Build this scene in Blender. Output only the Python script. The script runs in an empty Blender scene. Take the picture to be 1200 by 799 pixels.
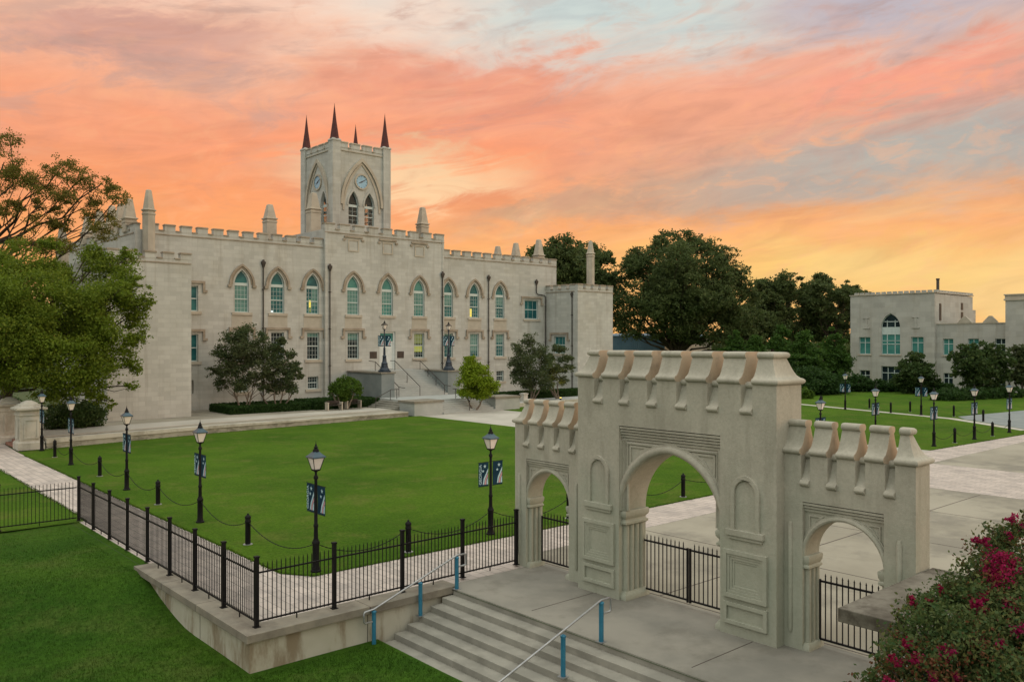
import bpy, math, random
import numpy as np
from mathutils import Vector, Matrix, noise as mnoise
from mathutils.geometry import tessellate_polygon
SC = bpy.context.scene
COL = SC.collection
rad = math.radians
# ------------------------------------------------------------------ camera, sky, sun, exposure
cd = bpy.data.cameras.new("camera"); cam = bpy.data.objects.new("camera", cd); COL.objects.link(cam)
cam.location = (0, 0, 6.5); cam.rotation_euler = (rad(90), 0, -math.atan2(0.6604, 0.7509))
cd.sensor_width = 36; cd.lens = 36 * 985 / 1200; cd.clip_end = 6000; cd.clip_start = 0.1
SC.camera = cam
SC.view_settings.view_transform = 'Standard'; SC.view_settings.look = 'None'
SC.view_settings.exposure = 0.0; SC.view_settings.gamma = 1.0
SUN_EL, SUN_AZ = rad(8), (0.60, -0.80)          # the low glow arrives from this horizontal direction (+x,-y)
sl = bpy.data.lights.new("sun", 'SUN'); sl.energy = 0.60; sl.angle = rad(34); sl.color = (1.0, 0.56, 0.28)
so = bpy.data.objects.new("sun", sl); COL.objects.link(so)
sv = Vector((SUN_AZ[0], SUN_AZ[1], 0)).normalized() * math.cos(SUN_EL) + Vector((0, 0, math.sin(SUN_EL)))
so.rotation_euler = sv.to_track_quat('Z', 'Y').to_euler(); so.location = (30, -30, 40)
SC.cycles.max_bounces = 6; SC.cycles.diffuse_bounces = 3; SC.cycles.transparent_max_bounces = 12
SC.cycles.caustics_reflective = False; SC.cycles.caustics_refractive = False
SC.cycles.sample_clamp_indirect = 4

class NT:
    """small node-graph helper: values are sockets or numbers"""
    def __init__(s, nt): s.nt = nt; s.n = nt.nodes; s.l = nt.links
    def put(s, sock, v):
        if isinstance(v, (int, float)): sock.default_value = v
        elif isinstance(v, (tuple, list)): sock.default_value = tuple(v) if len(v) != 3 or sock.type != 'RGBA' else (*v, 1)
        else: s.l.new(v, sock)
    def m(s, op, a, b=0.0, c=0.0):
        n = s.n.new('ShaderNodeMath'); n.operation = op
        for i, v in enumerate((a, b, c)): s.put(n.inputs[i], v)
        return n.outputs[0]
    def vm(s, op, a, b=(0, 0, 0)):
        n = s.n.new('ShaderNodeVectorMath'); n.operation = op; s.put(n.inputs[0], a); s.put(n.inputs[1], b)
        return n.outputs['Value'] if op in ('DOT_PRODUCT', 'LENGTH') else n.outputs[0]
    def sep(s, v):
        n = s.n.new('ShaderNodeSeparateXYZ'); s.put(n.inputs[0], v); return n.outputs
    def comb(s, x, y, z=0.0):
        n = s.n.new('ShaderNodeCombineXYZ')
        for i, v in enumerate((x, y, z)): s.put(n.inputs[i], v)
        return n.outputs[0]
    def mix(s, f, a, b, bt='MIX'):
        n = s.n.new('ShaderNodeMix'); n.data_type = 'RGBA'; n.blend_type = bt
        s.put(n.inputs[0], f); s.put(n.inputs[6], a); s.put(n.inputs[7], b); return n.outputs[2]
    def ss(s, v, lo, hi):
        n = s.n.new('ShaderNodeMapRange'); n.interpolation_type = 'SMOOTHSTEP'
        s.put(n.inputs[0], v); s.put(n.inputs[1], lo); s.put(n.inputs[2], hi); return n.outputs[0]
    def noise(s, vec, scale, detail=4.0, rough=0.55, dist=0.0, col=False):
        n = s.n.new('ShaderNodeTexNoise'); s.put(n.inputs['Vector'], vec); n.inputs['Scale'].default_value = scale
        n.inputs['Detail'].default_value = detail; n.inputs['Roughness'].default_value = rough; n.inputs['Distortion'].default_value = dist
        return n.outputs[1] if col else n.outputs[0]
    def ramp(s, f, pts):
        n = s.n.new('ShaderNodeValToRGB'); s.put(n.inputs[0], f); e = n.color_ramp.elements
        while len(e) < len(pts): e.new(0.5)
        for i, (p, c) in enumerate(pts): e[i].position = p; e[i].color = (*c, 1)
        return n.outputs[0]

def lin(r, g, b):
    f = lambda c: ((c / 255 + 0.055) / 1.055) ** 2.4 if c > 10 else c / 255 / 12.92
    return (f(r), f(g), f(b))

w = bpy.data.worlds.new("World"); SC.world = w; w.use_nodes = True
def build_world():
    nt = w.node_tree; nt.nodes.clear(); N = NT(nt)
    d = N.n.new('ShaderNodeTexCoord').outputs['Generated']
    d = N.vm('NORMALIZE', d)
    x, y, z = N.sep(d)
    fw = N.vm('DOT_PRODUCT', d, (0.6604, 0.7509, 0)); rt = N.vm('DOT_PRODUCT', d, (0.7509, -0.6604, 0))
    az = N.m('MULTIPLY', N.m('ARCTAN2', rt, fw), 57.29578); el = N.m('MULTIPLY', N.m('ARCSINE', z), 57.29578)
    # wispy cloud coordinates, streaks tilted up towards the right
    ca, sa = math.cos(rad(8)), math.sin(rad(8))
    p = N.m('ADD', N.m('MULTIPLY', az, ca), N.m('MULTIPLY', el, sa)); q = N.m('SUBTRACT', N.m('MULTIPLY', el, ca), N.m('MULTIPLY', az, sa))
    uv = N.comb(N.m('MULTIPLY', p, 0.045), N.m('MULTIPLY', q, 0.16), 0.0)
    n1 = N.noise(uv, 1.0, 7, 0.60, 0.6)
    n2 = N.noise(N.vm('ADD', uv, (7.3, 2.1, 4.0)), 2.1, 7, 0.62, 0.8)
    n3 = N.noise(N.vm('ADD', uv, (1.3, 9.1, 2.0)), 0.8, 5, 0.55, 0.4)
    n4 = N.noise(N.vm('MULTIPLY', uv, (1.9, 1.2, 1)), 3.6, 7, 0.62, 1.0)
    c1 = N.m('SUBTRACT', n1, 0.5); c2 = N.m('SUBTRACT', n2, 0.5); c3 = N.m('SUBTRACT', n3, 0.5)
    elw = N.m('ADD', el, N.m('ADD', N.m('MULTIPLY', c1, 9.0), N.m('MULTIPLY', c2, 4.0)))
    azw = N.m('ADD', az, N.m('MULTIPLY', c3, 30.0))
    eln = N.m('DIVIDE', elw, 45.0)
    left = N.ramp(eln, [(0.0, lin(252, 160, 90)), (0.10, lin(254, 174, 104)), (0.20, lin(253, 160, 106)), (0.30, lin(251, 165, 124)), (0.40, lin(246, 182, 150)), (0.52, lin(248, 208, 184)), (0.75, lin(205, 205, 205)), (1.0, lin(190, 200, 212))])
    mid = N.ramp(eln, [(0.0, lin(253, 186, 106)), (0.09, lin(255, 190, 116)), (0.18, lin(254, 168, 112)), (0.28, lin(252, 160, 118)), (0.37, lin(246, 182, 150)), (0.47, lin(244, 220, 202)), (0.7, lin(208, 214, 212)), (1.0, lin(190, 200, 212))])
    right = N.ramp(eln, [(0.0, lin(250, 190, 120)), (0.09, lin(254, 206, 120)), (0.17, lin(252, 178, 118)), (0.25, lin(222, 180, 152)), (0.34, lin(246, 170, 140)), (0.43, lin(222, 190, 178)), (0.54, lin(204, 194, 196)), (0.75, lin(200, 205, 208)), (1.0, lin(190, 200, 212))])
    c = N.mix(N.ss(azw, -26.0, -2.0), left, mid)
    c = N.mix(N.ss(azw, 2.0, 24.0), c, right)
    # rose band over the middle, mauve patch far left
    def patch(c, x, cx, wx, y, cy, wy, col, amt):
        m = N.m('MULTIPLY', N.ss(N.m('ABSOLUTE', N.m('SUBTRACT', x, cx)), wx, wx * 0.2), N.ss(N.m('ABSOLUTE', N.m('SUBTRACT', y, cy)), wy, wy * 0.15))
        return N.mix(N.m('MULTIPLY', m, amt), c, lin(*col))
    el2 = N.m('ADD', el, N.m('ADD', N.m('MULTIPLY', c2, 9.0), N.m('MULTIPLY', N.m('SUBTRACT', n4, 0.5), 4.0)))
    c = patch(c, azw, -2.0, 13.0, el2, 16.4, 3.2, (238, 150, 122), 0.65)
    c = patch(c, azw, -24.0, 12.0, el2, 18.6, 2.4, (206, 158, 146), 0.75)
    c = patch(c, azw, 24.0, 12.0, el2, 15.6, 2.0, (248, 164, 138), 0.85)
    # grey-teal gaps: a long diagonal band rising to the right, and one high over the middle
    b1 = N.m('SUBTRACT', el, N.m('ADD', N.m('MULTIPLY', az, 0.13), 8.3))
    b1 = N.m('ADD', b1, N.m('ADD', N.m('MULTIPLY', c2, 6.0), N.m('MULTIPLY', N.m('SUBTRACT', n4, 0.5), 3.5)))
    wd = N.m('ADD', N.m('MULTIPLY', az, 0.075), 1.9)
    m1 = N.m('MULTIPLY', N.ss(N.m('DIVIDE', N.m('ABSOLUTE', b1), wd), 1.0, 0.15), N.ss(azw, -7.0, 5.0))
    c = N.mix(N.m('MULTIPLY', m1, 0.75), c, N.mix(N.ss(az, 4.0, 24.0), lin(202, 164, 136), lin(168, 178, 176)))
    c = patch(c, azw, 7.0, 15.0, el2, 21.5, 5.5, (204, 216, 212), 0.95)
    c = patch(c, azw, 24.0, 12.0, el2, 20.5, 3.5, (186, 184, 196), 0.75)
    # smudges of shaded grey-pink cloud and bright salmon streaks
    wv = N.m('MULTIPLY', N.ss(n2, 0.52, 0.66), N.ss(el, 9.0, 16.0))
    c = N.mix(N.m('MULTIPLY', wv, 0.60), c, lin(198, 160, 146))
    wv = N.m('MULTIPLY', N.ss(n4, 0.50, 0.66), N.ss(el, 22.0, 13.0))
    c = N.mix(N.m('MULTIPLY', wv, 0.30), c, lin(255, 182, 134))
    wv = N.m('MULTIPLY', N.ss(n4, 0.50, 0.34), N.ss(el, 4.0, 9.0))
    c = N.mix(N.m('MULTIPLY', wv, 0.18), c, lin(214, 150, 124))
    lowb = N.m('MULTIPLY', N.ss(n1, 0.48, 0.62), N.ss(el, 12.0, 4.0))
    c = N.mix(N.m('MULTIPLY', lowb, 0.60), c, lin(255, 206, 138))
    st = N.m('SUBTRACT', N.noise(N.vm('MULTIPLY', uv, (1.3, 1.7, 1)), 2.2, 8, 0.60, 1.2), 0.5)
    hot = N.m('MULTIPLY', N.ss(N.m('ABSOLUTE', N.m('SUBTRACT', N.m('ADD', el, N.m('MULTIPLY', st, 8.0)), 10.8)), 2.6, 0.2), N.ss(N.m('ABSOLUTE', N.m('SUBTRACT', azw, -2.0)), 11.0, 2.0))
    c = N.mix(N.m('MULTIPLY', hot, 0.80), c, lin(255, 220, 172))
    hot2 = N.m('MULTIPLY', N.ss(N.m('ABSOLUTE', N.m('SUBTRACT', elw, 3.8)), 3.0, 0.4), N.ss(azw, 14.0, 27.0))
    c = N.mix(N.m('MULTIPLY', hot2, 0.5), c, lin(252, 214, 146))
    c = N.mix(1.0, c, N.ramp(N.m('ADD', st, 0.5), [(0.30, (0.93, 0.93, 0.95)), (0.5, (1.04, 1.04, 1.04)), (0.72, (1.13, 1.12, 1.09))]), 'MULTIPLY')
    # the rest of the dusk sky: open pale sky overhead and behind, warmer low on the far right
    k = N.ss(fw, 0.45, -0.35)
    over = N.ss(el, 24.0, 46.0)
    k2 = N.m('MAXIMUM', k, over)
    warmth = N.m('MULTIPLY', N.ss(N.vm('DOT_PRODUCT', d, (0.30, -0.95, 0.0)), 0.35, 0.98), N.ss(el, 55.0, 5.0))
    back = N.mix(warmth, BACK_COOL, BACK_WARM)
    back = N.mix(1.0, back, N.mix(N.ss(el, 4.0, 62.0), N.mix(warmth, (0.60, 0.61, 0.62), (0.95, 0.95, 0.95)), (1.42, 1.42, 1.42)), 'MULTIPLY')
    c = N.mix(k2, c, back)
    sky = N.n.new('ShaderNodeTexSky'); sky.sky_type = 'NISHITA'; sky.sun_disc = False
    sky.sun_elevation = SUN_EL; sky.sun_rotation = math.atan2(SUN_AZ[0], SUN_AZ[1])
    bg1 = N.n.new('ShaderNodeBackground'); N.l.new(sky.outputs[0], bg1.inputs[0]); bg1.inputs[1].default_value = 0.05
    bg2 = N.n.new('ShaderNodeBackground'); N.l.new(c, bg2.inputs[0]); bg2.inputs[1].default_value = 1.0
    mx = N.n.new('ShaderNodeMixShader'); mx.inputs[0].default_value = 0.94
    N.l.new(bg1.outputs[0], mx.inputs[1]); N.l.new(bg2.outputs[0], mx.inputs[2])
    o = N.n.new('ShaderNodeOutputWorld'); N.l.new(mx.outputs[0], o.inputs[0])
BACK_COOL = (1.06, 1.08, 0.98); BACK_WARM = (1.25, 1.06, 0.86)
build_world()

# ------------------------------------------------------------------ materials
M = {}
def mat(name, col, rough=0.8, metal=0.0, spec=0.3):
    m = bpy.data.materials.new(name); m.use_nodes = True; b = m.node_tree.nodes['Principled BSDF']
    b.inputs['Base Color'].default_value = (*col, 1); b.inputs['Roughness'].default_value = rough
    b.inputs['Metallic'].default_value = metal; b.inputs['Specular IOR Level'].default_value = spec
    M[name] = m; return m, NT(m.node_tree), b
def bump(N, b, h, strength, dist):
    n = N.n.new('ShaderNodeBump'); n.inputs['Strength'].default_value = strength; n.inputs['Distance'].default_value = dist
    N.put(n.inputs['Height'], h); N.l.new(n.outputs[0], b.inputs['Normal'])
def geo_pos(N): return N.n.new('ShaderNodeNewGeometry').outputs['Position']
def noisy(name, c1, c2, scale, rough=0.85, bs=0.3, bd=0.01, bscale=None, spec=0.3, metal=0.0, lo=0.35, hi=0.65, stain=None):
    m, N, b = mat(name, c1, rough, metal, spec); p = geo_pos(N)
    f = N.ss(N.noise(p, scale, 6, 0.6), lo, hi); c = N.mix(f, c1, c2)
    if stain:
        f2 = N.ss(N.noise(N.vm('MULTIPLY', p, stain[2]), 1.0, 8, 0.68), 0.47, 0.64); c = N.mix(N.m('MULTIPLY', f2, stain[1]), c, stain[0])
    N.l.new(c, b.inputs['Base Color'])
    if bs: bump(N, b, N.noise(p, bscale or scale * 6, 5, 0.6), bs, bd)
    return m
def wall_coords(N):
    x, y, z = N.sep(geo_pos(N)); return N.comb(N.m('ADD', x, y), z, 0.0), (x, y, z)
def stucco(name, c1, c2, bw, bh, joint, jf, stain):
    m, N, b = mat(name, c1, 0.88, 0, 0.25); p = geo_pos(N); uv, (x, y, z) = wall_coords(N)
    br = N.n.new('ShaderNodeTexBrick'); N.l.new(uv, br.inputs['Vector']); br.inputs['Scale'].default_value = 1.0
    br.inputs['Brick Width'].default_value = bw; br.inputs['Row Height'].default_value = bh; br.inputs['Mortar Size'].default_value = 0.02; br.inputs['Mortar Smooth'].default_value = 0.4
    br.inputs['Color1'].default_value = (1, 1, 1, 1); br.inputs['Color2'].default_value = (0.86, 0.86, 0.86, 1); br.inputs['Mortar'].default_value = (jf, jf, jf, 1)
    c = N.mix(N.ss(N.noise(p, 0.35, 6, 0.6), 0.35, 0.68), c1, c2)
    c = N.mix(N.m('MULTIPLY', N.ss(N.noise(N.vm('MULTIPLY', p, (1.5, 1.5, 0.09)), 1.0, 7, 0.68), 0.50, 0.70), 0.55), c, stain)
    c = N.mix(N.m('MULTIPLY', N.ss(N.noise(N.vm('ADD', p, (9, 2, 5)), 0.45, 6, 0.6), 0.50, 0.66), 0.25), c, (c1[0] * 0.86, c1[1] * 0.80, c1[2] * 0.70))
    c = N.mix(1.0, c, br.outputs[0], 'MULTIPLY')
    N.l.new(c, b.inputs['Base Color'])
    bump(N, b, N.m('ADD', N.m('MULTIPLY', br.outputs['Fac'], -0.5), N.noise(p, 9, 4, 0.6)), 0.25, 0.02)
    return m
def setup_materials():
    stucco('castle_stucco', (0.49, 0.49, 0.455), (0.56, 0.56, 0.525), 0.95, 0.36, 0.02, 0.86, (0.34, 0.315, 0.27))
    stucco('hall_stucco', (0.44, 0.43, 0.395), (0.50, 0.49, 0.45), 1.6, 0.7, 0.02, 0.88, (0.36, 0.33, 0.28))
    noisy('trim_brown', (0.28, 0.23, 0.175), (0.38, 0.325, 0.26), 1.2)
    noisy('trim_pale', (0.42, 0.37, 0.30), (0.50, 0.45, 0.37), 1.0)
    m, N, b = mat('gate_stucco', (0.4, 0.38, 0.33), 0.9, 0, 0.2); p = geo_pos(N)
    c = N.mix(N.ss(N.noise(p, 0.8, 7, 0.62), 0.33, 0.68), (0.41, 0.385, 0.32), (0.49, 0.46, 0.385))
    c = N.mix(N.m('MULTIPLY', N.ss(N.noise(N.vm('MULTIPLY', p, (2.2, 2.2, 0.28)), 1.0, 8, 0.68), 0.48, 0.66), 0.38), c, (0.27, 0.25, 0.20))
    c = N.mix(N.m('MULTIPLY', N.ss(N.noise(p, 14, 6, 0.75), 0.38, 0.66), 0.28), c, (0.25, 0.235, 0.19))
    c = N.mix(N.m('MULTIPLY', N.ss(N.noise(N.vm('ADD', p, (5, 3, 1)), 2.6, 7, 0.7), 0.55, 0.68), 0.35), c, (0.50, 0.47, 0.40))
    x, y, z = N.sep(p)   # faint patchy green tint, stronger towards the bottom of the stucco
    g = N.m('MULTIPLY', N.ss(N.m('ADD', z, N.m('MULTIPLY', N.noise(p, 1.1, 5), 4.0)), 5.6, 3.2), 0.38)
    c = N.mix(g, c, (0.285, 0.345, 0.26)); N.l.new(c, b.inputs['Base Color'])
    bump(N, b, N.m('ADD', N.noise(p, 22, 6, 0.75), N.m('MULTIPLY', N.noise(p, 3.0, 4, 0.6), 1.6)), 0.45, 0.02)
    noisy('crenel_cheek', (0.47, 0.375, 0.275), (0.54, 0.42, 0.30), 1.6, 0.9, 0.25, 0.01, 20, stain=((0.27, 0.22, 0.17), 0.6, (1.5, 1.5, 1.5)))  # tan stands in for sunset light on the merlon sides
    noisy('court_concrete', (0.29, 0.265, 0.21), (0.36, 0.33, 0.265), 0.25, 0.9, 0.2, 0.008, 18, stain=((0.19, 0.175, 0.145), 0.7, (0.3, 0.3, 0.3)))
    noisy('kerb_stone', (0.30, 0.285, 0.235), (0.38, 0.36, 0.30), 1.2, 0.9, 0.3, 0.01, 10, stain=((0.14, 0.13, 0.10), 0.75, (0.9, 0.9, 2.0)))
    noisy('apron_stucco', (0.42, 0.385, 0.32), (0.47, 0.43, 0.36), 1.5)
    noisy('concrete', (0.215, 0.205, 0.178), (0.30, 0.28, 0.24), 0.4, 0.9, 0.25, 0.008, 18, stain=((0.15, 0.14, 0.115), 0.55, (0.45, 0.45, 0.45)))
    noisy('step_concrete', (0.25, 0.238, 0.205), (0.33, 0.312, 0.268), 1.1, 0.9, 0.3, 0.01, 20, stain=((0.17, 0.16, 0.135), 0.50, (1.1, 0.6, 1.1)))
    noisy('wall_concrete', (0.44, 0.415, 0.33), (0.50, 0.475, 0.395), 0.8, 0.9, 0.2, 0.01, 14, stain=((0.22, 0.165, 0.10), 0.85, (1.3, 1.3, 0.35)))
    noisy('coping_stone', (0.21, 0.19, 0.155), (0.28, 0.25, 0.20), 1.4, 0.9, 0.25, 0.01, 16, stain=((0.15, 0.125, 0.10), 0.6, (0.9, 0.9, 0.9)))
    noisy('weathered_slab', (0.14, 0.125, 0.10), (0.22, 0.20, 0.165), 0.9, 0.9, 0.25, 0.01, 14, stain=((0.075, 0.062, 0.048), 0.9, (1.1, 1.1, 1.1)))
    noisy('pale_stone', (0.46, 0.44, 0.38), (0.54, 0.51, 0.45), 0.8, 0.9, 0.2, 0.01, 10, stain=((0.26, 0.235, 0.19), 0.6, (0.9, 0.9, 0.5)))
    noisy('blue_grey_stone', (0.20, 0.225, 0.225), (0.25, 0.275, 0.27), 0.8, 0.85, 0.1)
    noisy('light_grey_stone', (0.36, 0.375, 0.36), (0.42, 0.43, 0.41), 0.8, 0.85, 0.1)
    noisy('walk_concrete', (0.41, 0.385, 0.335), (0.49, 0.46, 0.405), 0.3, 0.9, 0.1)
    noisy('roof_dark', (0.07, 0.065, 0.06), (0.11, 0.10, 0.09), 0.5)
    noisy('brick_red', (0.24, 0.11, 0.08), (0.30, 0.15, 0.11), 3)
    # brick paving
    m, N, b = mat('brick_paving', (0.4, 0.36, 0.33), 0.85, 0, 0.25); p = geo_pos(N); x, y, z = N.sep(p)
    br = N.n.new('ShaderNodeTexBrick'); N.l.new(N.comb(y, x, 0), br.inputs['Vector']); br.inputs['Scale'].default_value = 1
    br.inputs['Brick Width'].default_value = 0.62; br.inputs['Row Height'].default_value = 0.31; br.inputs['Mortar Size'].default_value = 0.012
    br.inputs['Color1'].default_value = (0.57, 0.49, 0.44, 1); br.inputs['Color2'].default_value = (0.45, 0.39, 0.35, 1); br.inputs['Mortar'].default_value = (0.25, 0.22, 0.20, 1)
    c = N.mix(N.m('MULTIPLY', N.ss(N.noise(p, 1.0, 7, 0.65), 0.42, 0.7), 0.6), br.outputs[0], (0.28, 0.25, 0.235)); N.l.new(c, b.inputs['Base Color'])
    bump(N, b, N.m('ADD', N.m('MULTIPLY', br.outputs['Fac'], -0.6), N.noise(p, 20, 4)), 0.25, 0.01)
    # lawns
    def lawn(name, a, bcol, dry):
        m, N, b = mat(name, a, 0.95, 0, 0.08); p = geo_pos(N)
        c = N.mix(N.ss(N.noise(p, 0.16, 6, 0.6), 0.35, 0.65), a, bcol)
        c = N.mix(N.m('MULTIPLY', N.ss(N.noise(N.vm('ADD', p, (31, 7, 0)), 0.5, 8, 0.7), 0.48, 0.70), 0.6), c, dry)
        c = N.mix(N.m('MULTIPLY', N.ss(N.noise(p, 9, 5, 0.7), 0.36, 0.66), 0.65), c, N.mix(0.6, c, (0.008, 0.02, 0.002)))
        c = N.mix(N.m('MULTIPLY', N.ss(N.noise(N.vm('ADD', p, (3, 8, 1)), 2.4, 5, 0.65), 0.42, 0.68), 0.35), c, N.mix(0.5, c, (0.02, 0.05, 0.004)))
        c = N.mix(N.m('MULTIPLY', N.ss(N.noise(p, 42, 3, 0.7), 0.40, 0.72), 0.5), c, N.mix(0.6, c, (0.01, 0.03, 0.003)))
        N.l.new(c, b.inputs['Base Color']); bump(N, b, N.m('ADD', N.noise(p, 40, 4, 0.7), N.m('MULTIPLY', N.noise(p, 6, 3), 1.2)), 0.7, 0.06)
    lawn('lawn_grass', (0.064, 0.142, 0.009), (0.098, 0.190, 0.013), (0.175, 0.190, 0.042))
    lawn('lower_grass', (0.036, 0.100, 0.009), (0.072, 0.155, 0.014), (0.120, 0.160, 0.036))  # darker green for the lower lawn
    m, N, b = mat('blade_grass', (0.03, 0.09, 0.01), 0.7, 0, 0.2)
    r = N.n.new('ShaderNodeObjectInfo').outputs['Random']; N.l.new(N.mix(r, (0.028, 0.095, 0.006), (0.065, 0.145, 0.014)), b.inputs['Base Color'])
    noisy('far_ground', (0.028, 0.055, 0.012), (0.045, 0.075, 0.02), 0.05, bs=0)
    # metals, paint, cloth
    noisy('black_iron', (0.006, 0.006, 0.007), (0.010, 0.0095, 0.0095), 8, 0.6, 0, spec=0.18)
    noisy('lamp_roof', (0.018, 0.055, 0.085), (0.03, 0.075, 0.105), 9, 0.35, 0, spec=0.6)  # blue of the reflected sky is put into the roof colour
    noisy('navy_iron', (0.010, 0.022, 0.040), (0.016, 0.03, 0.05), 6, 0.4, 0, spec=0.5)
    noisy('blue_paint', (0.018, 0.150, 0.250), (0.028, 0.180, 0.285), 6, 0.45, 0, spec=0.5)
    noisy('galvanised', (0.33, 0.34, 0.35), (0.42, 0.43, 0.44), 9, 0.42, 0, metal=0.75)
    noisy('pipe_brown', (0.045, 0.038, 0.034), (0.070, 0.060, 0.052), 2, 0.5, 0)
    noisy('spire_red', (0.060, 0.014, 0.012), (0.095, 0.024, 0.018), 3, 0.5, 0)
    noisy('bench_dark', (0.03, 0.022, 0.018), (0.05, 0.036, 0.03), 5, 0.6, 0)
    noisy('white_paint', (0.62, 0.66, 0.64), (0.70, 0.73, 0.71), 2, 0.5, 0, spec=0.4)
    noisy('frame_paint', (0.50, 0.58, 0.57), (0.56, 0.64, 0.62), 2, 0.5, 0, spec=0.4)
    noisy('lantern_glass', (0.80, 0.71, 0.65), (0.86, 0.78, 0.72), 3, 0.25, 0, spec=0.5)
    noisy('banner_navy', (0.006, 0.030, 0.055), (0.010, 0.042, 0.072), 5, 0.7, 0, spec=0.1)
    noisy('banner_white', (0.36, 0.55, 0.62), (0.44, 0.62, 0.68), 5, 0.6, 0)
    noisy('banner_pink', (0.48, 0.26, 0.29), (0.55, 0.30, 0.33), 5, 0.6, 0)
    noisy('clock_dial', (0.25, 0.44, 0.60), (0.33, 0.52, 0.67), 2, 0.4, 0)
    noisy('plaque_bronze', (0.045, 0.035, 0.03), (0.07, 0.05, 0.04), 4, 0.5, 0)
    noisy('metal_blue', (0.06, 0.13, 0.19), (0.08, 0.16, 0.22), 0.4, 0.5, 0)
    noisy('sign_white', (0.68, 0.70, 0.72), (0.75, 0.77, 0.78), 4, 0.4, 0)
    m, N, b = mat('uplight_lens', (0.9, 0.7, 0.2), 0.4); b.inputs['Emission Color'].default_value = (1.0, 0.75, 0.15, 1); b.inputs['Emission Strength'].default_value = 6
    for nm, col, st in (('lit_room', (1.0, 0.78, 0.10), 1.0), ('lit_room_dim', (0.62, 0.66, 0.10), 0.45), ('lit_blind', (0.45, 0.55, 0.14), 0.22), ('lit_white', (0.9, 1.0, 1.0), 1.0)):
        m, N, b = mat(nm, (0.1, 0.1, 0.06), 0.6, 0, 0.1); b.inputs['Emission Color'].default_value = (*col, 1); b.inputs['Emission Strength'].default_value = st
    noisy('blind_teal', (0.12, 0.24, 0.215), (0.16, 0.29, 0.26), 0.8, 0.7, 0, spec=0.1)
    # window panes
    def pane(name, c1, c2, rough, emit=None):
        m, N, b = mat(name, c1, 0.22, 0, 0.10); p = geo_pos(N)
        c = N.mix(N.ss(N.noise(N.vm('MULTIPLY', p, (0.5, 0.5, 0.9)), 1.0, 3), 0.38, 0.62), c1, c2); N.l.new(c, b.inputs['Base Color'])
        if emit:
            e = N.ss(N.noise(N.vm('MULTIPLY', p, (2.3, 2.3, 1.0)), 1.0, 1), 0.66, 0.72)
            N.l.new(N.m('MULTIPLY', e, emit[1]), b.inputs['Emission Strength']); b.inputs['Emission Color'].default_value = (*emit[0], 1)
    pane('pane_teal', (0.020, 0.095, 0.105), (0.040, 0.165, 0.165), 0.12)
    pane('pane_pale_teal', (0.055, 0.205, 0.185), (0.085, 0.265, 0.235), 0.15)
    pane('pane_dark', (0.012, 0.022, 0.026), (0.022, 0.040, 0.045), 0.08)
    pane('pane_lit', (0.030, 0.11, 0.10), (0.055, 0.15, 0.13), 0.12, ((1.0, 0.82, 0.16), 1.1))
    m, N, b = mat('pane_clear', (0.10, 0.14, 0.15), 0.05, 0, 0.5)
    tr = N.n.new('ShaderNodeBsdfTransparent'); tr.inputs[0].default_value = (0.86, 0.86, 0.84, 1); mx = N.n.new('ShaderNodeMixShader'); mx.inputs[0].default_value = 0.14
    N.l.new(tr.outputs[0], mx.inputs[1]); N.l.new(b.outputs[0], mx.inputs[2]); N.l.new(mx.outputs[0], N.n['Material Output'].inputs[0])
    # foliage and bark
    def leaf(name, c1, c2, c3=None):
        m, N, b = mat(name, c1, 0.6, 0, 0.2)
        g = N.n.new('ShaderNodeNewGeometry'); r = g.outputs['Random Per Island']; p = g.outputs['Position']
        c = N.mix(r, c1, c2); cl = N.ss(N.noise(p, 0.55, 4, 0.6), 0.36, 0.64)
        c = N.mix(N.m('MULTIPLY', cl, 0.65), c, c3 or c2); N.l.new(c, b.inputs['Base Color'])
        tr = N.n.new('ShaderNodeBsdfTranslucent'); N.l.new(c, tr.inputs[0]); mx = N.n.new('ShaderNodeMixShader'); mx.inputs[0].default_value = 0.42
        N.l.new(b.outputs[0], mx.inputs[1]); N.l.new(tr.outputs[0], mx.inputs[2]); N.l.new(mx.outputs[0], N.n['Material Output'].inputs[0])
    leaf('leaf_oak', (0.050, 0.084, 0.028), (0.140, 0.170, 0.058), (0.100, 0.140, 0.045))
    leaf('leaf_elm', (0.090, 0.146, 0.015), (0.224, 0.269, 0.029), (0.162, 0.235, 0.022))
    leaf('leaf_sparse', (0.105, 0.115, 0.022), (0.263, 0.203, 0.042), (0.167, 0.167, 0.031))
    leaf('leaf_dark', (0.037, 0.075, 0.025), (0.094, 0.129, 0.037), (0.061, 0.108, 0.029))
    leaf('leaf_crape', (0.051, 0.099, 0.039), (0.135, 0.159, 0.064), (0.101, 0.110, 0.051))
    leaf('leaf_bright', (0.14, 0.22, 0.012), (0.28, 0.36, 0.024), (0.21, 0.30, 0.018))
    leaf('leaf_mid', (0.058, 0.124, 0.016), (0.117, 0.195, 0.026), (0.091, 0.163, 0.021))
    leaf('leaf_hedge', (0.022, 0.057, 0.014), (0.054, 0.105, 0.024), (0.038, 0.084, 0.019))
    leaf('leaf_conifer', (0.036, 0.091, 0.017), (0.085, 0.156, 0.025), (0.056, 0.120, 0.020))
    leaf('leaf_bush', (0.034, 0.083, 0.029), (0.176, 0.176, 0.058), (0.071, 0.128, 0.037))
    leaf('leaf_red', (0.10, 0.035, 0.020), (0.20, 0.060, 0.035), (0.15, 0.09, 0.03))
    leaf('petal', (0.211, 0.009, 0.048), (0.442, 0.019, 0.137), (0.274, 0.012, 0.032))
    noisy('bark', (0.045, 0.034, 0.024), (0.075, 0.058, 0.042), 4, 0.9, 0.4, 0.03)
    noisy('bark_pale', (0.16, 0.125, 0.095), (0.22, 0.18, 0.14), 4, 0.9, 0.3, 0.02)
setup_materials()

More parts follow.
